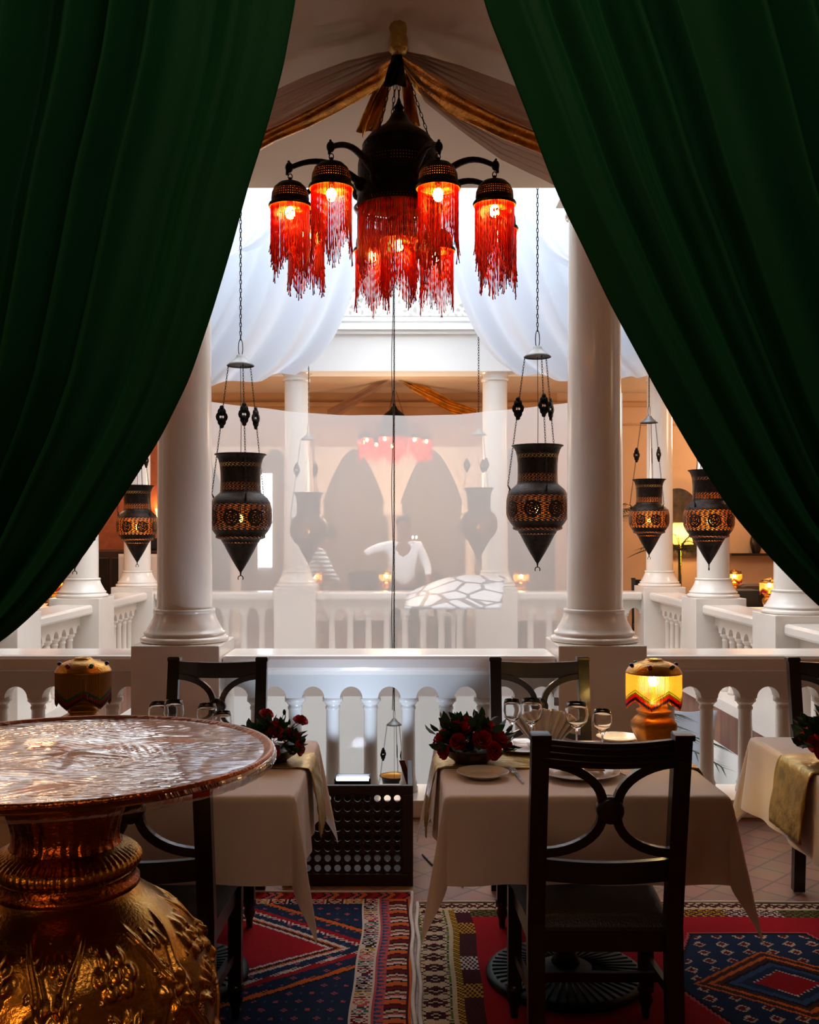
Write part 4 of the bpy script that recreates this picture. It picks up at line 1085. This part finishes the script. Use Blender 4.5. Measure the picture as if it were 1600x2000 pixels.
MB().lathe([(0,0),(.20,0),(.21,.02),(.17,.05),(.12,.08),(.11,.11),(.13,.12)], 48).build('foot', 'brass', ur)
# ribbed collar
MB().lathe([(.150,.765),(.158,.770),(.158,.782),(.150,.786),(.150,.80)], 64).build('neck_ring', 'copper', ur)
MB().lathe([(.145,.795)]+[(.122+.038*math.sin(PI*k/10)**.8 if 0 < k < 10 else .128, .795+.062*k/10) for k in range(11)]+[(.120,.862)], 260, rfun=lambda r, a, z: r+.0045*abs(math.sin(a*32))*(1 if .797 < z < .855 else 0)).build('ribbed_collar', 'brass', ur)
def neckr(r, a, z):
    k = max(0, (z-.87)/.17)
    return r*(1+.010*math.sin(a*26+math.sin(z*60)*.8))+.0035*math.exp(-((((a*9/PI+.35*math.sin(z*45)) % 1)-.5)/.13)**2)*abs(math.sin(z*150))
MB().lathe([(.120,.86),(.114,.868),(.113,.885),(.116,.905),(.122,.925),(.132,.95),(.146,.975),(.166,1.0),(.195,1.022),(.215,1.03)], 300, rfun=neckr).build('neck', 'copper', ur)
tr_ = MB().lathe([(0,1.03),(.22,1.03),(.40,1.036),(.438,1.040),(.452,1.048),(.456,1.056),(.452,1.064),(.444,1.064),(.436,1.058),(.42,1.052),(.2,1.050),(0,1.050)], 128).build('tray', 'copper', ur)
def wrapf(u, v):
    a = u*2*PI; r = .449*math.sqrt(max(v, 1e-4)) if v < .9 else .449*math.sqrt(.9)+(.458-.449*math.sqrt(.9))*(v-.9)/.1
    h = 1.066-.007*(1-(r/.458)**2)*math.sin(PI*min(1, v))+.0035*math.sin(a*3+r*9)*(1-(r/.458)**4)
    x, y = r*math.cos(a), r*math.sin(a)
    h += .0011*math.sin((y*.95+x*.28)*330+3*math.sin(x*9))*(1-(r/.458)**6)*(.5+.5*math.sin(x*13+y*7))
    h += .0007*math.sin((y*.7-x*.7)*260+2*math.sin(y*15))*(1-(r/.458)**6)*(.5+.5*math.sin(y*17-x*5+2))
    return (x, y, h)
wr = MB().grid(wrapf, 360, 110); wr.v = [(x, y, z) for x, y, z in wr.v]
wo = wr.build('plastic_wrap', 'plastic_wrap'); wo.location = (UX, UY, .0015); tag(wo, 'crinkled clear plastic film stretched over the brass tray', 'plastic film')
wr2 = MB().lathe([(.458,1.066),(.461,1.058),(.459,1.046),(.452,1.038)], 160, rfun=lambda r, a, z: r+.0015*math.sin(a*90)*(1.07-z)*30)
wr2.build('folded_edge', 'plastic_wrap', wo)

# ------------------------------------------------------------------ lattice screen box and floodlight
LB = thing('lattice_box', 'dark carved lattice wooden box on the floor between the two tables', 'wooden screen', (-.24, 4.53, 0))
def lattice(w_, h_, cell, th):
    mb = MB(); nx = int(w_/cell); nz = int(h_/cell); ox = -nx*cell/2
    for i in range(nx):
        for k in range(nz):
            cx = ox+(i+.5)*cell; cz = (k+.5)*cell; n = 12; o = len(mb.v)
            for y in (0, th):
                for q in range(n):
                    a = 2*PI*q/n+PI/12; rr = cell*.35; mb.v.append((cx+math.cos(a)*rr, y, cz+math.sin(a)*rr))
                    m_ = 1/max(abs(math.cos(a)), abs(math.sin(a))); mb.v.append((cx+math.cos(a)*cell*.5*m_, y, cz+math.sin(a)*cell*.5*m_))
            for q in range(n):
                r_ = (q+1) % n
                mb.f.append((o+2*q, o+2*q+1, o+2*r_+1, o+2*r_)); mb.sm.append(False)
                mb.f.append((o+2*n+2*q, o+2*n+2*r_, o+2*n+2*r_+1, o+2*n+2*q+1)); mb.sm.append(False)
                mb.f.append((o+2*q, o+2*r_, o+2*n+2*r_, o+2*n+2*q)); mb.sm.append(False)
    # little balls on the crossings
    for i in range(nx+1):
        for k in range(nz+1): mb.sphere((ox+i*cell, 0, k*cell), cell*.15, 8, 6)
    return mb
fpn = MB(); hw = .29
fpn.bbox(-hw, hw, -.012, .012, 0, .055).bbox(-hw, hw, -.012, .012, .405, .445).bbox(-hw, -hw+.05, -.0119, .0119, .055, .405).bbox(hw-.05, hw, -.0119, .0119, .055, .405)
fpn.build('frame', 'lattice_wood', LB)
lt = lattice(.484, .352, .044, .010); lt.v = [(x, y-.005, z+.056) for x, y, z in lt.v]; lt.build('lattice_panel', 'lattice_wood', LB)
for s in (-1, 1):
    sp_ = MB().bbox(s*hw-.011*(1+s), s*hw+.011*(1-s), .013, .50, 0, .055); sp_.bbox(s*hw-.011*(1+s), s*hw+.011*(1-s), .013, .50, .405, .445); sp_.bbox(s*hw-.011*(1+s), s*hw+.011*(1-s), .46, .50, .055, .405)
    so = sp_.build('side_frame', 'lattice_wood', LB)
    l2 = lattice(.44, .352, .044, .008); l2.xf(Matrix.Translation((s*(hw-.012), .24, .056)) @ Matrix.Rotation(PI/2, 4, 'Z')); l2.build('lattice_panel', 'lattice_wood', LB)
MB().bbox(-hw+.012, hw-.012, .485, .50, .0, .235).build('back_panel', 'lattice_wood', LB)
MB().bbox(-hw+.012, hw-.012, .014, .484, .012, .026).build('bottom_board', 'lattice_wood', LB)
pw_ = MB().bar([P(785, 1485, 5.06)-Vector(LB.location), P(800, 1532, 5.04)-Vector(LB.location)], (.014, 0, 0), .006); pw_.build('loose_slat', 'red_wood', LB)
FL = thing('floodlight', 'bright white floodlight standing inside the lattice box shining upward', 'floodlight', (P(690, 1530, 5.2).x, 5.18, 0))
hb = MB().bbox(-.09, .09, -.06, .06, .20, .305, .01)
for q in (-1, 1): hb.box(min(q*.082, q*.09), max(q*.082, q*.09), -.06, .06, .295, .332).box(-.09, .09, min(q*.053, q*.06), max(q*.053, q*.06), .295, .328 if q > 0 else .320)
hb.build('housing', 'black_plastic', FL)
MB().bar([(-.1,0,.0),(-.1,0,.27)], (.004,0,0), .012).bar([(.1,0,0),(.1,0,.27)], (.004,0,0), .012).bar([(-.1,0,.006),(.1,0,.006)], (0,.05,0), .005).build('bracket', 'black_plastic', FL)
MB().bbox(-.08, .08, -.052, .052, .305, .315, .003).build('lens', 'flood_face', FL)
light('floodlight_beam', 'SPOT', (0, .05, .345), 16, (.72, .82, 1), .04, (math.radians(142), 0, 0), parent=FL, spot=1.75)
cb = MB().tube([P(818, 1665, 5.0)+Vector((0,0,-.0)), (.10, 4.95, .006), (.14, 4.8, .006), (.19, 4.72, .006), (.22, 4.62, .006), (.27, 4.5, .006)][1:], .004, 6); tag(cb.build('power_cable', 'black_plastic'), 'thin black cable on the floor beside the lattice box', 'cable')

# ------------------------------------------------------------------ rugs
CC = {k: np.array(lin(v))*np.array([.78, .70, .66]) for k, v in dict(red='a81420', dred='6e0f18', navy='1f2f50', blue='33517a', teal='3d7a80', white='d9cdc4', pink='c0585c', orange='d46a2a', yellow='c79a2e', black='17121a', brown='4a241e', green='5d7a34', cream='cdbb9c', maroon='4a1420').items()}
def rug(name, x0, x1, y0, y1, fn, label, cell=.008, rz=0):
    nx = int((x1-x0)/cell); ny = int((y1-y0)/cell)
    xs = x0+(np.arange(nx)+.5)*cell; ys = y0+(np.arange(ny)+.5)*cell; X, Y = np.meshgrid(xs, ys, indexing='ij'); C_ = fn(X, Y)
    gx, gy = np.meshgrid(x0+np.arange(nx+1)*cell, y0+np.arange(ny+1)*cell, indexing='ij')
    cx, cy = (x0+x1)/2, (y0+y1)/2
    wob = .006*np.sin(gy*5.1)+.003*np.sin(gy*13); gz = .008+.0015*np.sin(gx*9)*np.sin(gy*7)
    co = np.stack([gx-cx+wob, gy-cy+.005*np.sin(gx*6), gz], -1).reshape(-1, 3)
    i, j = np.meshgrid(np.arange(nx), np.arange(ny), indexing='ij'); a = (i*(ny+1)+j).ravel(); fs = np.stack([a, a+ny+1, a+ny+2, a+1], -1)
    me = bpy.data.meshes.new(name); me.from_pydata(co.tolist(), [], fs.tolist())
    at_ = me.color_attributes.new('Col', 'FLOAT_COLOR', 'CORNER'); col = np.concatenate([C_.reshape(-1, 3), np.ones((nx*ny, 1))], 1); at_.data.foreach_set('color', np.repeat(col, 4, axis=0).ravel())
    me.materials.append(MATS['rug_wool']); o = bpy.data.objects.new(name, me); COL.objects.link(o); o.location = (cx, cy, 0); o.rotation_euler.z = rz
    tag(o, label, 'rug')
    e = MB(); hx, hy = (x1-x0)/2, (y1-y0)/2
    e.tube([(-hx+2*hx*k/40, hy+.005+.005*math.sin((-hx+2*hx*k/40+cx)*6), .008) for k in range(41)], .007, 6); e.tube([((.004*math.sin(k)) + (hx if x0 < -.5 else -hx), -hy+2*hy*k/40, .008) for k in range(41)], .008, 6)
    e.build('braided_edge', 'rug_edge', o)
    return o
def put(C_, m_, name): C_[m_] = CC[name]
def motif(C_, m_, X, Y, px, py, bg, cols):
    put(C_, m_, bg)
    u = ((X/px) % 1)-.5; v = ((Y/py) % 1)-.5; d = np.abs(u)+np.abs(v); row = np.floor(Y/py).astype(int)
    for k, c in enumerate(cols):
        sel = m_ & (row % len(cols) == k); put(C_, sel & (d < .46) & (d > .30), c); put(C_, sel & (d < .14), cols[(k+1) % len(cols)])
        z = np.abs(((X/px*2+.5*np.sign(v)) % 1)-.5); put(C_, sel & (np.abs(np.abs(v)-.44+z*.18) < .05), 'brown' if k % 2 else c)
def rug_left(X, Y):
    C_ = np.zeros(X.shape+(3,)); C_[:] = CC['navy']
    Yc = 3.83; Pd = 1.36; yy = np.abs(((Y-Yc+Pd/2) % Pd)-Pd/2)
    q = np.floor(yy/.018)*.018
    d = np.abs(X+1.0)*.74+yy                       # right apex at x=-.18
    ser = .012*((((X-Y)/.035) % 1) > .5)
    d0 = .607
    bands = [(-9, -.075, 'red'), (-.075, -.06, 'white'), (-.06, -.04, 'maroon'), (-.04, -.03, 'orange'), (-.03, -.012, 'white'), (-.012, .04, 'navy'), (.04, .055, 'white'), (.055, .085, 'red'), (.085, .165, 'navy'), (.165, .19, 'orange'), (.19, .2, 'black'), (.2, 9, 'navy')]
    e = d-d0
    for a, b_, c in bands:
        s_ = ser if c in ('red', 'orange', 'white') and a > 0 else 0
        put(C_, (e >= a-s_) & (e < b_+s_*.5), c)
    # small motifs scattered on navy
    u = ((X/.075+.5*(np.floor(Y/.06) % 2)) % 1)-.5; v = ((Y/.06) % 1)-.5; dm = np.abs(u)*1.2+np.abs(v)
    isn = (e > -.012) & (np.abs(e-.065) > .03) & (np.abs(e-.18) > .03)
    put(C_, isn & (dm < .2), 'pink'); put(C_, isn & (dm < .09), 'blue')
    put(C_, isn & (np.abs(u) > .46) & (np.abs(v) < .12), 'blue')
    # small red field details
    put(C_, (e < -.5) & (dm < .15), 'navy')
    # border stripes
    m_ = (X > -.165) & (X <= -.095); motif(C_, m_, X+.165, Y, .07, .062, 'white', ['pink', 'yellow', 'black', 'blue', 'dred', 'teal'])
    m_ = (X > -.095) & (X <= -.049); put(C_, m_, 'pink'); z = ((Y/.03) % 1); put(C_, m_ & (((X+.095)/.046) < np.abs(z-.5)*2*.8+.1) & (X > -.088), 'blue'); put(C_, m_ & (X > -.055), 'maroon')
    m_ = (X > -.165) & (X < -.159) | (np.abs(X+.096) < .004); put(C_, m_, 'white')
    m_ = (X > -.049) & (X <= .022); ch = ((Y+.35*np.abs(X+.0135))/.135) % 1
    for a, b_, c in ((0,.22,'orange'),(.22,.3,'black'),(.3,.42,'white'),(.42,.5,'pink'),(.5,.56,'black'),(.56,.68,'cream'),(.68,.76,'black'),(.76,.9,'dred'),(.9,1.01,'maroon')): put(C_, m_ & (ch >= a) & (ch < b_), c)
    put(C_, (X > .022) & (X < .028), 'maroon'); put(C_, X >= .028, 'orange')
    # far border
    m_ = (Y > 4.28) & (X < -.10); motif(C_, m_, Y, X, .07, .08, 'white', ['pink', 'dred', 'yellow', 'red', 'black'])
    m_ = (Y > 4.34) ; ch = ((X+.6*np.abs(Y-4.39))/.12) % 1
    for a, b_, c in ((0,.25,'red'),(.25,.35,'black'),(.35,.5,'pink'),(.5,.62,'navy'),(.62,.8,'orange'),(.8,1.01,'dred')): put(C_, m_ & (ch >= a) & (ch < b_), c)
    return C_
def rug_right(X, Y):
    C_ = np.zeros(X.shape+(3,)); C_[:] = CC['red']
    X0, Y0 = 1.33, 3.52
    ax = np.abs(X-X0); ay = np.abs(Y-Y0)
    h = np.maximum((ax+.38*ay)/.38, ay/.43)     # clipped diamond
    st = .02*((((X+Y)/.03) % 1) > .5)
    put(C_, h < 1.06, 'pink'); put(C_, h < 1.03, 'black'); put(C_, h < 1.0, 'navy')
    d = ax/.30+ay/.25
    for lim, c in ((1.08,'orange'),(1.02,'brown'),(.92,'orange'),(.84,'brown'),(.74,'black'),(.68,'blue'),(.56,'navy'),(.42,'white'),(.38,'red')):
        put(C_, (d+st*3) < lim, c) if c in ('white',) else put(C_, d < lim, c)
    # little triangles around the diamond
    u = ((X-X0)/.085) % 1-.5; v = ((Y-Y0)/.075) % 1-.5; ring_ = (h < .97) & (d > 1.12)
    put(C_, ring_ & (np.abs(u)*1.3+np.abs(v) < .38), 'cream'); put(C_, ring_ & (np.abs(u)*1.3+np.abs(v) < .24), 'dred')
    # left border
    m_ = (X < .176); put(C_, m_, 'cream'); u = (((X-.06)/.116) % 1)-.5; v = ((Y/.09) % 1)-.5; d_ = np.abs(u)+np.abs(v)
    put(C_, m_ & (d_ < .42) & (d_ > .2), 'maroon'); put(C_, m_ & (d_ < .1), 'orange'); put(C_, m_ & (np.abs(u) > .42) & (np.abs(v) < .3), 'green'); put(C_, m_ & (np.abs(np.abs(u)-np.abs(v)) < .05), 'black')
    put(C_, (X >= .176) & (X < .188), 'cream'); put(C_, (X >= .188) & (X < .212), 'yellow'); put(C_, (X >= .188) & (X < .212) & ((((X+Y)/.02) % 1) > .6), 'black')
    m_ = (X >= .212) & (X < .275); row = (np.floor(Y/.11) % 5)
    for k, c in enumerate(('brown', 'yellow', 'maroon', 'white', 'brown')): put(C_, m_ & (row == k), c)
    put(C_, m_ & ((((X*2+Y)/.035) % 1) > .55), 'maroon')
    # far border bands
    m_ = (Y > 4.13) & (X > .275); row = (np.floor(X/.22) % 3)
    for k, c in enumerate(('white', 'green', 'yellow')): put(C_, m_ & (row == k), c)
    put(C_, m_ & ((((X+Y*1.3)/.036) % 1) > .55), 'brown'); put(C_, m_ & (((((X-Y*1.3)/.036)) % 1) > .7), 'maroon')
    m_ = (Y > 4.21); put(C_, m_, 'cream'); ch = np.abs(((X/.07) % 1)-.5); put(C_, m_ & (np.abs((Y-4.25)/.04*.5-ch+.2) < .14), 'maroon'); put(C_, m_ & (np.abs((Y-4.25)/.04*.5+ch-.3) < .1), 'brown')
    return C_
rug('patterned_rug', -2.5, .040, 1.9, 4.42, rug_left, 'woven rug with navy zigzag field and striped border under the left table')
rug('patterned_rug', .062, 2.9, 1.9, 4.29, rug_right, 'red rug with navy medallion under the middle and right tables')

# ------------------------------------------------------------------ galleries: furnishings
sh = MB().bbox(4.6, 5.38, 14.28, 14.5, 1.26, 1.295); tag(sh.build('wall_shelf', 'dark_wood'), 'dark wall shelf at the right carrying a slender dark vase', 'shelf')
vs = MB().lathe([(0,0),(.05,0),(.055,.02),(.07,.07),(.085,.14),(.078,.2),(.052,.28),(.03,.35),(.018,.42),(.014,.5),(0,.5)], 28).build('vase', 'dark_wood'); vs.location = (P(1477, 1080, 14.38).x, 14.38, 1.295); tag(vs, 'slender dark teardrop vase on the wall shelf at the right', 'vase')
sf = thing('armchair', 'brown leather armchair below the wall shelf behind the right balustrade', 'armchair', (4.35, 12.25, 0), .1)
MB().bbox(-.36, .36, -.1, .1, .35, .97, .09).build('backrest', 'sofa_brown', sf); MB().bbox(-.34, .34, .08, .55, .25, .45, .05).build('seat', 'sofa_brown', sf)
for s in (-1, 1): MB().bbox(s*.37-.06, s*.37+.06, 0, .6, .05, .62, .04).build('armrest', 'sofa_brown', sf)
bx = MB().bbox(3.75, 4.05, 11.55, 11.85, 0, .93, .02); tag(bx.build('service_box', 'black_plastic'), 'dark boxy speaker stand between armchair and silver lamp at the right', 'box')
# arched picture niche
am = MB(); pts = [(math.cos(PI*k/24)*.30, math.sin(PI*k/24)*.36) for k in range(25)]
o_ = P(1322, 1005, 14.49); zb = 1.25
vsx = [(-.30, zb), (.30, zb)]+[(x, 1.85+y) for x, y in pts]
n_ = len(vsx); am.add([(o_.x+x, 14.44, z) for x, z in vsx]+[(o_.x+x, 14.498, z) for x, z in vsx], [tuple(range(n_))[::-1]]+[(i, (i+1) % n_, n_+(i+1) % n_, n_+i) for i in range(n_)], False)
tag(am.build('arched_panel', mat('carved_dark', '3c2c20', .6, noise=.6, nscale=14, bump=.6, bscale=30)), 'dark arched carved panel on the far right gallery wall behind the corner column', 'panel')
def palm(loc, label, n, L, h, seed):
    rnd = random.Random(seed); t = thing('potted_palm', label, 'plant', loc, 0, 'potted palms in the galleries')
    MB().lathe([(0,0),(.13,0),(.17,.28),(.18,.3),(.16,.3),(.15,.26),(0,.26)], 24).build('pot', 'bowl_brown', t)
    MB().tube([(0,0,.25),(.01,0,h*.5),(0,0,h)], [.03,.022,.015], 8).build('trunk', 'palm_leaf', t)
    for k in range(n):
        a = 2*PI*k/n+rnd.uniform(-.3,.3); el = rnd.uniform(.3, 1.2); mb = MB(); d = Vector((math.cos(a), math.sin(a), 0)); pr = []
        for q in range(9):
            s_ = q/8; pr.append(Vector((0,0,h))+d*(L*math.cos(el)*s_+.1*s_*s_)+Vector((0,0,L*math.sin(el)*s_-.55*L*s_*s_)))
        mb.tube(pr, .004, 4)
        sd = d.cross(Vector((0,0,1)))
        for q in range(1, 9):
            for sg in (-1, 1):
                for f_ in (0, .5):
                    p = pr[q].lerp(pr[q-1], f_); tip = p+sd*sg*.16*(1-.5*abs(q/8-.4))+d*.09-Vector((0,0,.05)); w2 = d*.010
                    mb.add([p-w2, p+w2, tip], [(0,1,2)])
        mb.build('frond', 'palm_leaf', t)
palm((P(1325, 1100, 13.55).x, 13.5, 0), 'potted palm between corner column and large lit lantern', 11, .55, 1.35, 2)
palm((P(1200, 1000, 13.7).x, 13.65, 0), 'potted palm whose fronds show right of the near right column', 9, .6, 1.75, 5)
# glowing wall lamp behind palm
wl = thing('floor_lamp', 'softly glowing shade lamp behind the palm in the right gallery', 'lamp', (P(1330, 1035, 14.2).x, 14.2, 0))
MB().lathe([(0,0),(.14,0),(.14,.02),(.015,.03),(.012,1.45),(0,1.45)], 16).build('pole', 'brass', wl)
MB().lathe([(.17,1.42),(.10,1.72)], 28).build('lamp_shade', mat('lit_shade', 'e8c88a', .8, transl=.6), wl)
MB().sphere((0,0,1.55), .03).build('bulb', 'bulb_table', wl)
light('floor_lamp_glow', 'POINT', (0, -.0, 1.56), 7, (1, .62, .25), .05, parent=wl)
# left gallery
cab = thing('cabinet', 'dark brown cabinet in the left gallery between the two white columns', 'cabinet', (-3.75, 13.6, 0))
MB().bbox(-.75, .5, 0, .5, 0, 1.35, .02).build('body', 'sofa_brown', cab)
for i in range(2): MB().bbox(-.70+i*.6, -.14+i*.6, -.02, 0, .1, 1.25, .01).build('door', 'dark_wood', cab)
tv = thing('cash_register', 'dark register with raised display on the left gallery cabinet', 'cash register', (-3.45, 13.75, 1.35))
MB().bbox(-.22, .22, -.15, .15, 0, .16, .02).build('body', 'black_plastic', tv); MB().bbox(-.05, .14, -.03, .03, .16, .42, .02).build('display', 'black_plastic', tv)
ca = MB().grid(lambda u, v: (-3.75+.55*u, 13.55+.03*math.sin(u*14), 1.30-.75*v*(1-.25*u)), 24, 12).build('draped_cloth', 'tablecloth', solid=.004); tag(ca, 'pale cloth hanging over the front of the dark left gallery cabinet', 'cloth')
sc_ = thing('wall_lamp', 'small orange wall lamp left of the near left column', 'lamp', (P(308, 1000, 14.3).x, 14.44, 1.80))
MB().lathe([(.04,0),(.07,.12)], 20).build('lamp_shade', 'lit_shade', sc_); MB().sphere((0,0,.05), .022).build('bulb', 'bulb_table', sc_); MB().bar([(0,0,.0),(0,.06,-.03)], (.008,0,0), .008).build('bracket', 'brass', sc_)
light('wall_lamp_glow', 'POINT', (0, -.05, .1), 8, (1, .5, .18), .05, parent=sc_)
# far candelabra glints
def candelabra(loc, label, n, r, s):
    t = thing('candelabra', label, 'candelabra', loc)
    MB().lathe([(0,0),(.09,0),(.09,.015),(.012,.03),(.010,.42),(0,.42)], 16).build('stand', 'brass', t)
    for k in range(n):
        a = 2*PI*k/n+s; e = Vector((math.cos(a)*r, math.sin(a)*r, .42)); am_ = MB().tube([(0,0,.30), e*.5+Vector((0,0,.10)), e], .006, 6); am_.lathe([(0,0),(.02,0),(.025,.015),(.01,.02),(.01,.08),(0,.08)], 10, e[:]); ao = am_.build('arm', 'brass', t)
        MB().sphere(e+Vector((0,0,.095)), .012, 8, 6, (1,1,1.8)).build('flame', 'bulb_table', ao)
cs_ = thing('sideboard', 'dark sideboard behind the far arcade carrying a candelabra', 'sideboard', (-.1, 15.6, 0)); MB().bbox(-.7, .7, -.22, .22, .12, 1.0, .02).build('body', 'dark_wood', cs_)
for sx in (-.6, .6): MB().bbox(sx-.03, sx+.03, -.18, .18, 0, .12).build('leg', 'dark_wood', cs_)
candelabra((.02, 15.55, 1.0), 'lit candelabra on the sideboard beyond the net', 5, .22, .4)

# white covered canopy with plant glimpsed below floor level at the right
wc = MB().grid(lambda u, v: (2.2+.55*u, 8.9+.55*(v)+.05*math.sin(u*9), .02-.16*abs(math.sin(u*PI))*0-.9*v**1.0-.10*math.sin(u*7)*v), 26, 20).build('white_cover', 'white_sheer', solid=.004); tag(wc, 'white cloth cover below floor level seen through the right balusters', 'cloth')
palm((1.85, 8.3, -3.6), 'tall potted palm rising from the lower storey behind the right balusters', 13, .8, 3.4, 9)
palm((-2.0, 8.1, -3.6), 'tall potted palm rising from the lower storey behind the left balusters', 13, .8, 3.4, 12)

# ------------------------------------------------------------------ people in the far gallery
def skin_obj(name, m, pts, edges, root, par, sub=2):
    me = bpy.data.meshes.new(name); me.from_pydata([p[:3] for p in pts], edges, []); me.materials.append(MATS[m])
    o = bpy.data.objects.new(name, me); COL.objects.link(o)
    if par: o.parent = par
    md = o.modifiers.new('skin', 'SKIN'); md.use_smooth_shade = True
    sv = me.skin_vertices[0].data if len(me.skin_vertices) else None
    if sv is None:
        bm = bmesh.new(); bm.from_mesh(me); bm.verts.layers.skin.verify(); bm.to_mesh(me); bm.free(); sv = me.skin_vertices[0].data
    for i, p in enumerate(pts): sv[i].radius = (p[3], p[4] if len(p) > 4 else p[3])
    sv[root].use_root = True
    s_ = o.modifiers.new('sub', 'SUBSURF'); s_.levels = sub; s_.render_levels = sub
    return o
def person(loc, rz, label, shirt, lean, arms):
    t = thing('person', label, 'person', loc, rz)
    hipz = .92; c, s = math.cos(lean), math.sin(lean)
    def T(x, y, z):   # torso point above hips, leaning towards -Y (front)
        return (x, -s*z+y*c, hipz+z*c+y*s*0)
    pts = []; E = []
    def add(p, r, r2=None, par=None):
        pts.append((*p, r, r2 or r)); i = len(pts)-1
        if par is not None: E.append((par, i))
        return i
    pel = add((0, 0, hipz), .14, .10); w_ = add(T(0, 0, .2), .13, .095, pel); ch = add(T(0, 0, .42), .16, .11, w_); nk = add(T(0, 0, .57), .055, .055, ch)
    h1 = add(T(0, -.02, .66), .075, .09, nk); h2 = add(T(0, -.02, .77), .085, .10, h1); add(T(0, -.01, .84), .05, .06, h2); add(T(0, -.12, .70), .018, .018, h1)
    sh_ = {}
    for sg in (-1, 1):
        k = add((sg*.10, 0, .86), .09, .09, pel); kn_ = add((sg*.12, -.03, .50), .06, .06, k); an = add((sg*.13, .02, .09), .04, .04, kn_); add((sg*.14, -.14, .04), .035, .03, an)
        S_ = add(T(sg*.19, 0, .50), .055, .055, ch); el, wr_ = arms[0 if sg < 0 else 1]
        e_ = add(el, .042, .042, S_); wv_ = add(wr_, .027, .027, e_); d = (Vector(wr_)-Vector(el)).normalized(); pl = Vector(wr_)+d*.06; pm = add(pl, .032, .018, wv_)
        side = d.cross(Vector((0, 0, 1))).normalized()
        for f_ in range(4):
            a0 = pl+d*.04+side*(.024-.016*f_); a1 = a0+d*(.035+.008*(f_ in (1, 2)))-Vector((0,0,.012)); i1 = add(a0, .009, .009, pm); add(a1, .007, .007, i1)
        th = add(Vector(wr_)+d*.04+side*.04, .010, .010, pm)
    b_ = skin_obj('body', 'skin', pts, E, pel, t)
    # shirt over torso and upper arms
    q = []; e2 = []
    def a2(p, r, r2, par=None):
        q.append((*p, r, r2)); i = len(q)-1
        if par is not None: e2.append((par, i))
        return i
    p0 = a2((0, 0, hipz-.04), .165, .125); p1 = a2(T(0,0,.2), .155, .12, p0); p2 = a2(T(0,0,.42), .185, .13, p1); a2(T(0,0,.535), .075, .07, p2)
    for sg in (-1, 1):
        S2 = a2(T(sg*.19, 0, .50), .072, .072, p2); el, wr_ = arms[0 if sg < 0 else 1]; E_ = a2(el, .055, .055, S2); m_ = Vector(el).lerp(Vector(wr_), .8); a2(m_, .038, .038, E_)
    skin_obj('shirt', shirt, q, e2, 0, t)
    q = []; e2 = []
    r0 = a2((0, 0, hipz), .155, .118)
    for sg in (-1, 1):
        k = a2((sg*.10, 0, .84), .105, .105, r0); k2 = a2((sg*.12, -.03, .50), .075, .075, k); a2((sg*.13, .02, .10), .055, .055, k2)
    skin_obj('trousers', 'trousers_dark', q, e2, 0, t)
    hx = Vector(T(0, .0, .775)); MB().sphere(hx+Vector((0,.018,.015)), .102, 18, 12, (.92, 1.0, 1.02)).build('hair', 'hair', t)
    return t
person((P(785, 1045, 13.0).x+.02, 12.65, 0), 0, 'person in a white shirt reaching out to the left behind the net', 'shirt_white', .12,
       [((-.36, -.12, 1.38), (-.52, -.16, 1.30)), ((.30, -.05, 1.15), (.30, -.25, 1.02))])
person((-1.30, 12.62, 0), PI/2+.1, 'person in a striped shirt bending over a far table behind the net', 'stripe_shirt', .62,
       [((-.22, -.42, 1.08), (-.12, -.55, .92)), ((.22, -.42, 1.08), (.12, -.55, .92))])
